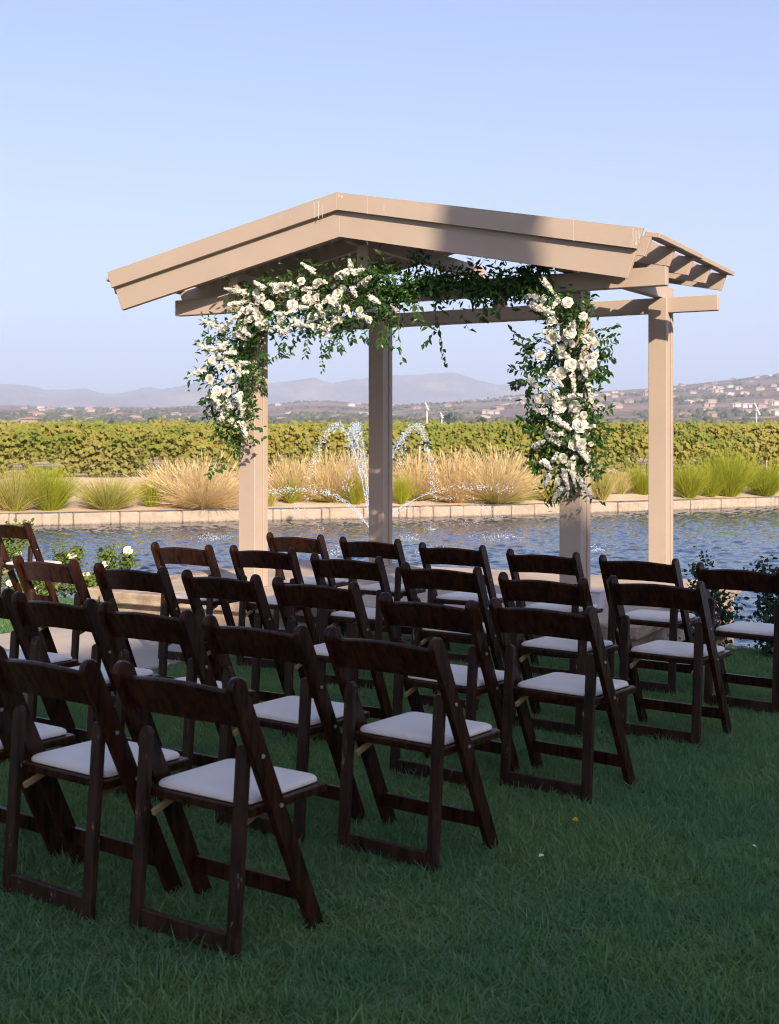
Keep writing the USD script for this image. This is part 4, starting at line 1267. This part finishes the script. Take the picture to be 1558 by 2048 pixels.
for (px, py, wpx, nd) in ((690, 1108, 60, 240), (862, 1062, 14, 90), (870, 1110, 40, 240), (430, 1078, 40, 200), (1000, 1078, 60, 200), (600, 1095, 26, 110), (1190, 1103, 20, 90), (935, 1050, 30, 70), (760, 1095, 34, 140), (380, 1128, 50, 130), (820, 1080, 30, 120), (640, 1060, 10, 30)):
    D = (EYE - WZ) * FPX / (py - HZ)
    c = np.array([(px - CX) / FPX * D, D, WZ])
    w = wpx * D / FPX
    P = np.column_stack([rng.normal(0, w * .5, nd), rng.normal(0, w * .7, nd), np.abs(rng.normal(0, .055, nd))])
    mb = MB()
    drops(mb, P + c - np.array([fx, FD, WZ]), rng.uniform(.003, .0075, nd))
    part('splash', mb.mesh(), M['spray'], ft, smooth=True, kind='stuff')

# ------------------------------------------------------------------ far things: villa, poles, trees, houses


def hip_roof(x0, x1, y0, y1, z, h, eave=.5):
    w = min(x1 - x0, y1 - y0) / 2 + eave
    p = [(x0 - eave, y0 - eave, z), (x1 + eave, y0 - eave, z), (x1 + eave, y1 + eave, z), (x0 - eave, y1 + eave, z), (x0 - eave + w, (y0 + y1) / 2, z + h), (x1 + eave - w + .01, (y0 + y1) / 2 + .01, z + h)]
    p += [(q[0], q[1], z - .25) for q in p[:4]]
    return hull(p)


VD = 600.0
k_ = VD / FPX
vx = (75 - CX) * k_
vz = EYE + (HZ - 862) * k_
villa = thing('villa', 'large tan stucco villa with low clay tile roofs beyond the vineyard on the left', 'house', (vx, VD, vz))
for (u0, u1, ytop, yroof, dpt, fwd) in ((-35, 145, 849, 843, 12, 0), (-30, 20, 846, 838, 10, -4), (22, 72, 844, 836.5, 10, -3), (48, 80, 839, 833.5, 8, -6), (98, 122, 849, 843, 6, -6)):
    xa, xb = (u0 - 75) * k_, (u1 - 75) * k_
    zt = (862 - ytop) * k_
    part('wall', box(xa, xb, fwd, fwd + dpt, -3, zt, .05), M['stucco'], villa)
    part('roof', hip_roof(xa, xb, fwd, fwd + dpt, zt + .27, (ytop - yroof) * k_ * .8, .7), M['tiles'], villa)
for u in (25, 29, 33, 38, 42, 53, 57, 62, 66, 104, 108, 112):
    xa = (u - 75) * k_
    part('window', box(xa, xa + .5, (-6.06 if u > 50 else -3.06) - (0 if u < 90 else 0), -6.0 if u > 50 else -3.0, (862 - 850) * k_, (862 - 845.5) * k_, .02), M['window'], villa)


def far_tree(px, base_y, top_y, D, label, seed, wpx=14):
    global rng
    keep, rng = rng, np.random.default_rng(seed)
    k = D / FPX
    h, w = (base_y - top_y) * k, wpx * k
    t = thing('valley_tree', label, 'tree', ((px - CX) * k, D, EYE + (HZ - base_y) * k))
    mb = MB()
    tube(mb, [[0, 0, -1], [0.1, 0, h * .3], [0, 0, h * .7]], [.35, .28, .1], 6)
    part('trunk', mb.mesh(), M['bark'], t)
    n = 420
    lob = rng.normal(size=(9, 3)) * [w * .22, w * .22, h * .17] + [0, 0, h * .58]
    pos = lob[rng.integers(0, 9, n)] + unit(rng.normal(size=(n, 3))) * rng.uniform(.4, 1, (n, 1)) * [w * .22, w * .22, h * .2]
    part('crown', cards(pos, rng.normal(size=(n, 3)), rng.normal(size=(n, 3)), h * .11, h * .11), M['oak'], t)
    rng = keep


for k, (px, by, ty, D, w, lab) in enumerate(((142, 855, 835, 420, 18, 'bright yellow green tree beside the villa'), (305, 856, 829, 520, 24, 'tall round tree above the vineyard left of the gazebo'), (382, 856, 833, 520, 22, 'dark tree above the vineyard near the left flowers'), (897, 856, 824, 450, 26, 'thin brownish tree just right of the two poles'),
                                             (964, 856, 833, 480, 22, 'round green tree between the poles and the right flowers'), (1040, 856, 832, 500, 22, 'dark tree beside the right flower column'), (225, 856, 838, 600, 18, 'small tree in the valley right of the villa'))):
    far_tree(px, by, ty, D, lab, 500 + k, w)


def wind_machine(px, by, ty, D, label, blade):
    k = D / FPX
    h = (by - ty) * k
    t = thing('wind_machine', label, 'wind machine', ((px - CX) * k, D, EYE + (HZ - by) * k))
    mb = MB()
    tube(mb, [[0, 0, -2], [0, 0, h]], [.17, .13], 8)
    part('mast', mb.mesh(), M['whitepole'], t)
    mb = MB()
    tube(mb, [[-.35, .5, h - .15], [.35, -.5, h + .1]], [.2, .2], 8)
    part('gearbox', mb.mesh(), M['whitepole'], t)
    b = box(-.13, .13, -.75, -.69, -2.4 * blade, 2.4 * blade, .02)
    b.apply_transform(trimesh.transformations.rotation_matrix(-0.42, [0, 1, 0]))
    b.apply_translation([0, 0, h])
    part('propeller', b, M['whitepole'], t)


wind_machine(854, 862, 813, 300, 'pale tall wind machine mast between middle post and right flowers', .42)
wind_machine(883.5, 862, 831, 330, 'smaller pale wind machine mast right of the tall one', .35)
wind_machine(1513, 862, 818, 330, 'white wind machine with slanted propeller above the vineyard on the far right', .75)

hm = MB()
for (xa, xb, ya, yb, zt) in ((-4.2, 4.2, -3, 3, 2.6), (1, 5.5, -4.6, 1, 2.3)):
    b = box(xa, xb, ya, yb, -4, zt, .05)
    hm.add(b.vertices, b.faces)
    r = hip_roof(xa, xb, ya, yb, zt + .26, 1.3, .5)
    hm.add(r.vertices, r.faces)
usdkit.mesh(stage, '/World/hillside_house_kind', hm.mesh(), M['farhouse'])
kind_ = UsdGeom.Xform.Define(stage, '/World/hillside_house_source')
stage.GetPrimAtPath('/World/hillside_house_source').SetSpecifier(Sdf.SpecifierClass)
stage.RemovePrim('/World/hillside_house_kind')
usdkit.mesh(stage, '/World/hillside_house_source/house_shell', hm.mesh(), M['farhouse'])
h_rng = np.random.default_rng(21)
count = 0
while count < 170:
    right = count < 120
    u = h_rng.uniform(960, 1600) if right else h_rng.uniform(-30, 960)
    D = h_rng.uniform(1000, 2330) if right else h_rng.uniform(900, 2200)
    x = (u - CX) / FPX * D
    z = float(ground_z(x, D))
    count += 1
    copy_of('/World/hillside_house_source', 'hillside_house', 'small pale house with tile roof among trees on the hillside right of the gazebo' if right else 'small pale house among the trees of the valley floor', 'house', (x, D, z + .4), h_rng.uniform(-.6, .6) + (math.pi if h_rng.uniform() < .5 else 0),
            'houses on the right hillside' if right else 'houses in the valley')

fw = UsdGeom.PointInstancer.Define(stage, '/World/valley_woods')
tag(fw, 'far trees and scrub dotting the valley and hillsides', 'trees', kind='stuff')
tg_ = []
for k in range(3):
    m = trimesh.creation.icosphere(2, 1.0)
    m.vertices *= (1 + (meshkit.fbm(m.vertices * 2.2 + 11 * k, 3, k)[:, None] - .5) * 1.1) * [1, 1, .85]
    m.vertices[:, 2] += .6
    tg_.append(usdkit.mesh(stage, f'/World/valley_woods/tree_shapes_{k + 1:03d}', m, M['farwood'], smooth=True).GetPath())
ppos, pidx, pscl, pori = [], [], [], []
N = 22000
U = h_rng.uniform(-250, 1800, N)
Dd = np.where(h_rng.uniform(size=N) < .62, h_rng.uniform(560, 1500, N), h_rng.uniform(1500, 2500, N))
Xx = (U - CX) / FPX * Dd
dn = meshkit.fbm(np.column_stack([Xx / 130, Dd / 130, 0 * Xx]), 4, 8)
ok = dn > np.where(Dd < 1300, .50, .60)
Xx, Dd = Xx[ok], Dd[ok]
Zz = ground_z(Xx, Dd)
for x, D, z in zip(Xx, Dd, Zz):
    s_ = h_rng.uniform(1.0, 2.7)
    ppos.append((x, D, z - .3))
    pidx.append(int(h_rng.integers(0, 3)))
    pscl.append((s_ * h_rng.uniform(.9, 1.5), s_, s_ * h_rng.uniform(.8, 1.25)))
    an = h_rng.uniform(0, 6.28)
    pori.append(Gf.Quath(math.cos(an / 2), 0, 0, math.sin(an / 2)))
fw.CreatePrototypesRel().SetTargets(tg_)
fw.CreateProtoIndicesAttr(pidx)
fw.CreatePositionsAttr(Vt.Vec3fArray.FromNumpy(np.array(ppos, np.float32)))
fw.CreateOrientationsAttr(pori)
fw.CreateScalesAttr(Vt.Vec3fArray.FromNumpy(np.array(pscl, np.float32)))

# ------------------------------------------------------------------ behind the camera: the hall and the cypress whose shade covers the lawn
S_AX, H_AX = SH, np.array([-SH[1], SH[0]])          # towards the sun; across it, to the right as seen from the camera
TEL = math.tan(SUN_EL)
hall = thing('hall', 'tan stucco hall with a low gabled tile roof behind the camera', 'building', (*(S_AX * 26.0 + H_AX * 3.9), 0), math.atan2(H_AX[1], H_AX[0]))
pk, ev = 5.0 + TEL * 26.0, 5.0 + TEL * 26.0 - 0.36 * 11
part('wall', prism([(-11, 0), (11, 0), (11, ev - .3), (0, pk - .3), (-11, ev - .3)], 'y', -13.0, 0.0, .02), M['stucco'], hall)
for sx in (-1, 1):
    p = np.array([(0, pk - .28), (sx * 11.4, ev - .28 - .144), (sx * 11.4, ev - .144), (0, pk)])
    part('roof', prism(p, 'y', -13.3, 0.0, .01), M['tiles'], hall)
for zf in (1.0, 4.6, 8.2):
    for x in (-8, -4.5, 0, 4.5, 8):
        if x or zf > 2:
            part('window', box(x - .7, x + .7, 0.004, .06, zf, zf + 1.7, .01), M['window'], hall)
part('door', box(-1.1, 1.1, 0.004, .07, 0, 2.5, .01), M['bark'], hall)

cyp_s = 6.0
cb_ = S_AX * cyp_s + H_AX * 4.03
cy = thing('cypress', 'tall slim dark cypress tree beside the hall behind the camera', 'tree', (*cb_, 0))
mb = MB()
tube(mb, [[0, 0, 0], [0, 0, 4], [0, 0, 10.5]], [.14, .10, .03], 8)
part('trunk', mb.mesh(), M['bark'], cy)
n = 9000
zt = 8.75 + TEL * cyp_s
zz = rng.uniform(.4, zt, n)
prof = np.interp(zz, [0.4, 1.5, 5, 7.5, zt - 2.0, zt - .8, zt], [.2, .26, .27, .26, .25, .20, .05])
an = rng.uniform(0, 6.28, n)
rr = prof * np.sqrt(rng.uniform(.1, 1, n))
pos = np.column_stack([np.cos(an) * rr, np.sin(an) * rr, zz])
part('crown', cards(pos, rng.normal(size=(n, 3)) * .4 + [0, 0, 1], np.column_stack([np.cos(an), np.sin(an), 0 * an]) + rng.normal(size=(n, 3)) * .4, .22, .10), M['cypress'], cy)

for k, (x, y, h, w) in enumerate(((-13.5, -6.0, 8.5, 6.5), (-17.0, 0.5, 9.0, 7.0), (-20.0, 7.5, 8.0, 6.5))):
    t = thing('garden_tree', ('broad garden tree left of the hall behind the camera', 'broad garden tree far to the left of the chairs', 'broad garden tree at the left end of the lawn by the pond')[k], 'tree', (x, y, 0))
    mb = MB()
    tube(mb, [[0, 0, -.1], [.1, 0, 1.6], [0, .1, 3.2], [.1, 0, h * .7]], [.24, .19, .16, .06], 8)
    for q_ in range(6):
        an = q_ * 1.05 + k
        tube(mb, [[0, .05, 2.2 + .25 * q_], [math.cos(an) * w * .2, math.sin(an) * w * .2, h * .5], [math.cos(an) * w * .36, math.sin(an) * w * .36, h * .66]], [.09, .06, .02], 6)
    part('trunk', mb.mesh(), M['bark'], t)
    lob = unit(rng.normal(size=(26, 3))) * [w * .36, w * .36, h * .24] * rng.uniform(.5, 1, (26, 1)) + [0, 0, h * .62]
    n = 5200
    pos = lob[rng.integers(0, 26, n)] + unit(rng.normal(size=(n, 3))) * rng.uniform(.3, 1, (n, 1)) * [w * .15, w * .15, h * .11]
    part('crown', cards(pos, rng.normal(size=(n, 3)), rng.normal(size=(n, 3)), .34, .22), M['oak'], t)

# ------------------------------------------------------------------ haze
HAZE = 2.1e-4
if HAZE:
    hz_m = usdkit.material(stage, LK + 'haze', {'v': ('principled_volume', dict(color=(0.63, 0.78, 1.0), density=HAZE, anisotropy=0.0))}, [], volume='v.volume')
    hb_ = trimesh.creation.box(bounds=[(-14000, -500, -3), (14000, 10500, 900)])
    tag(part('haze', hb_, hz_m, None), 'thin bluish air that pales the far hills', kind='stuff')
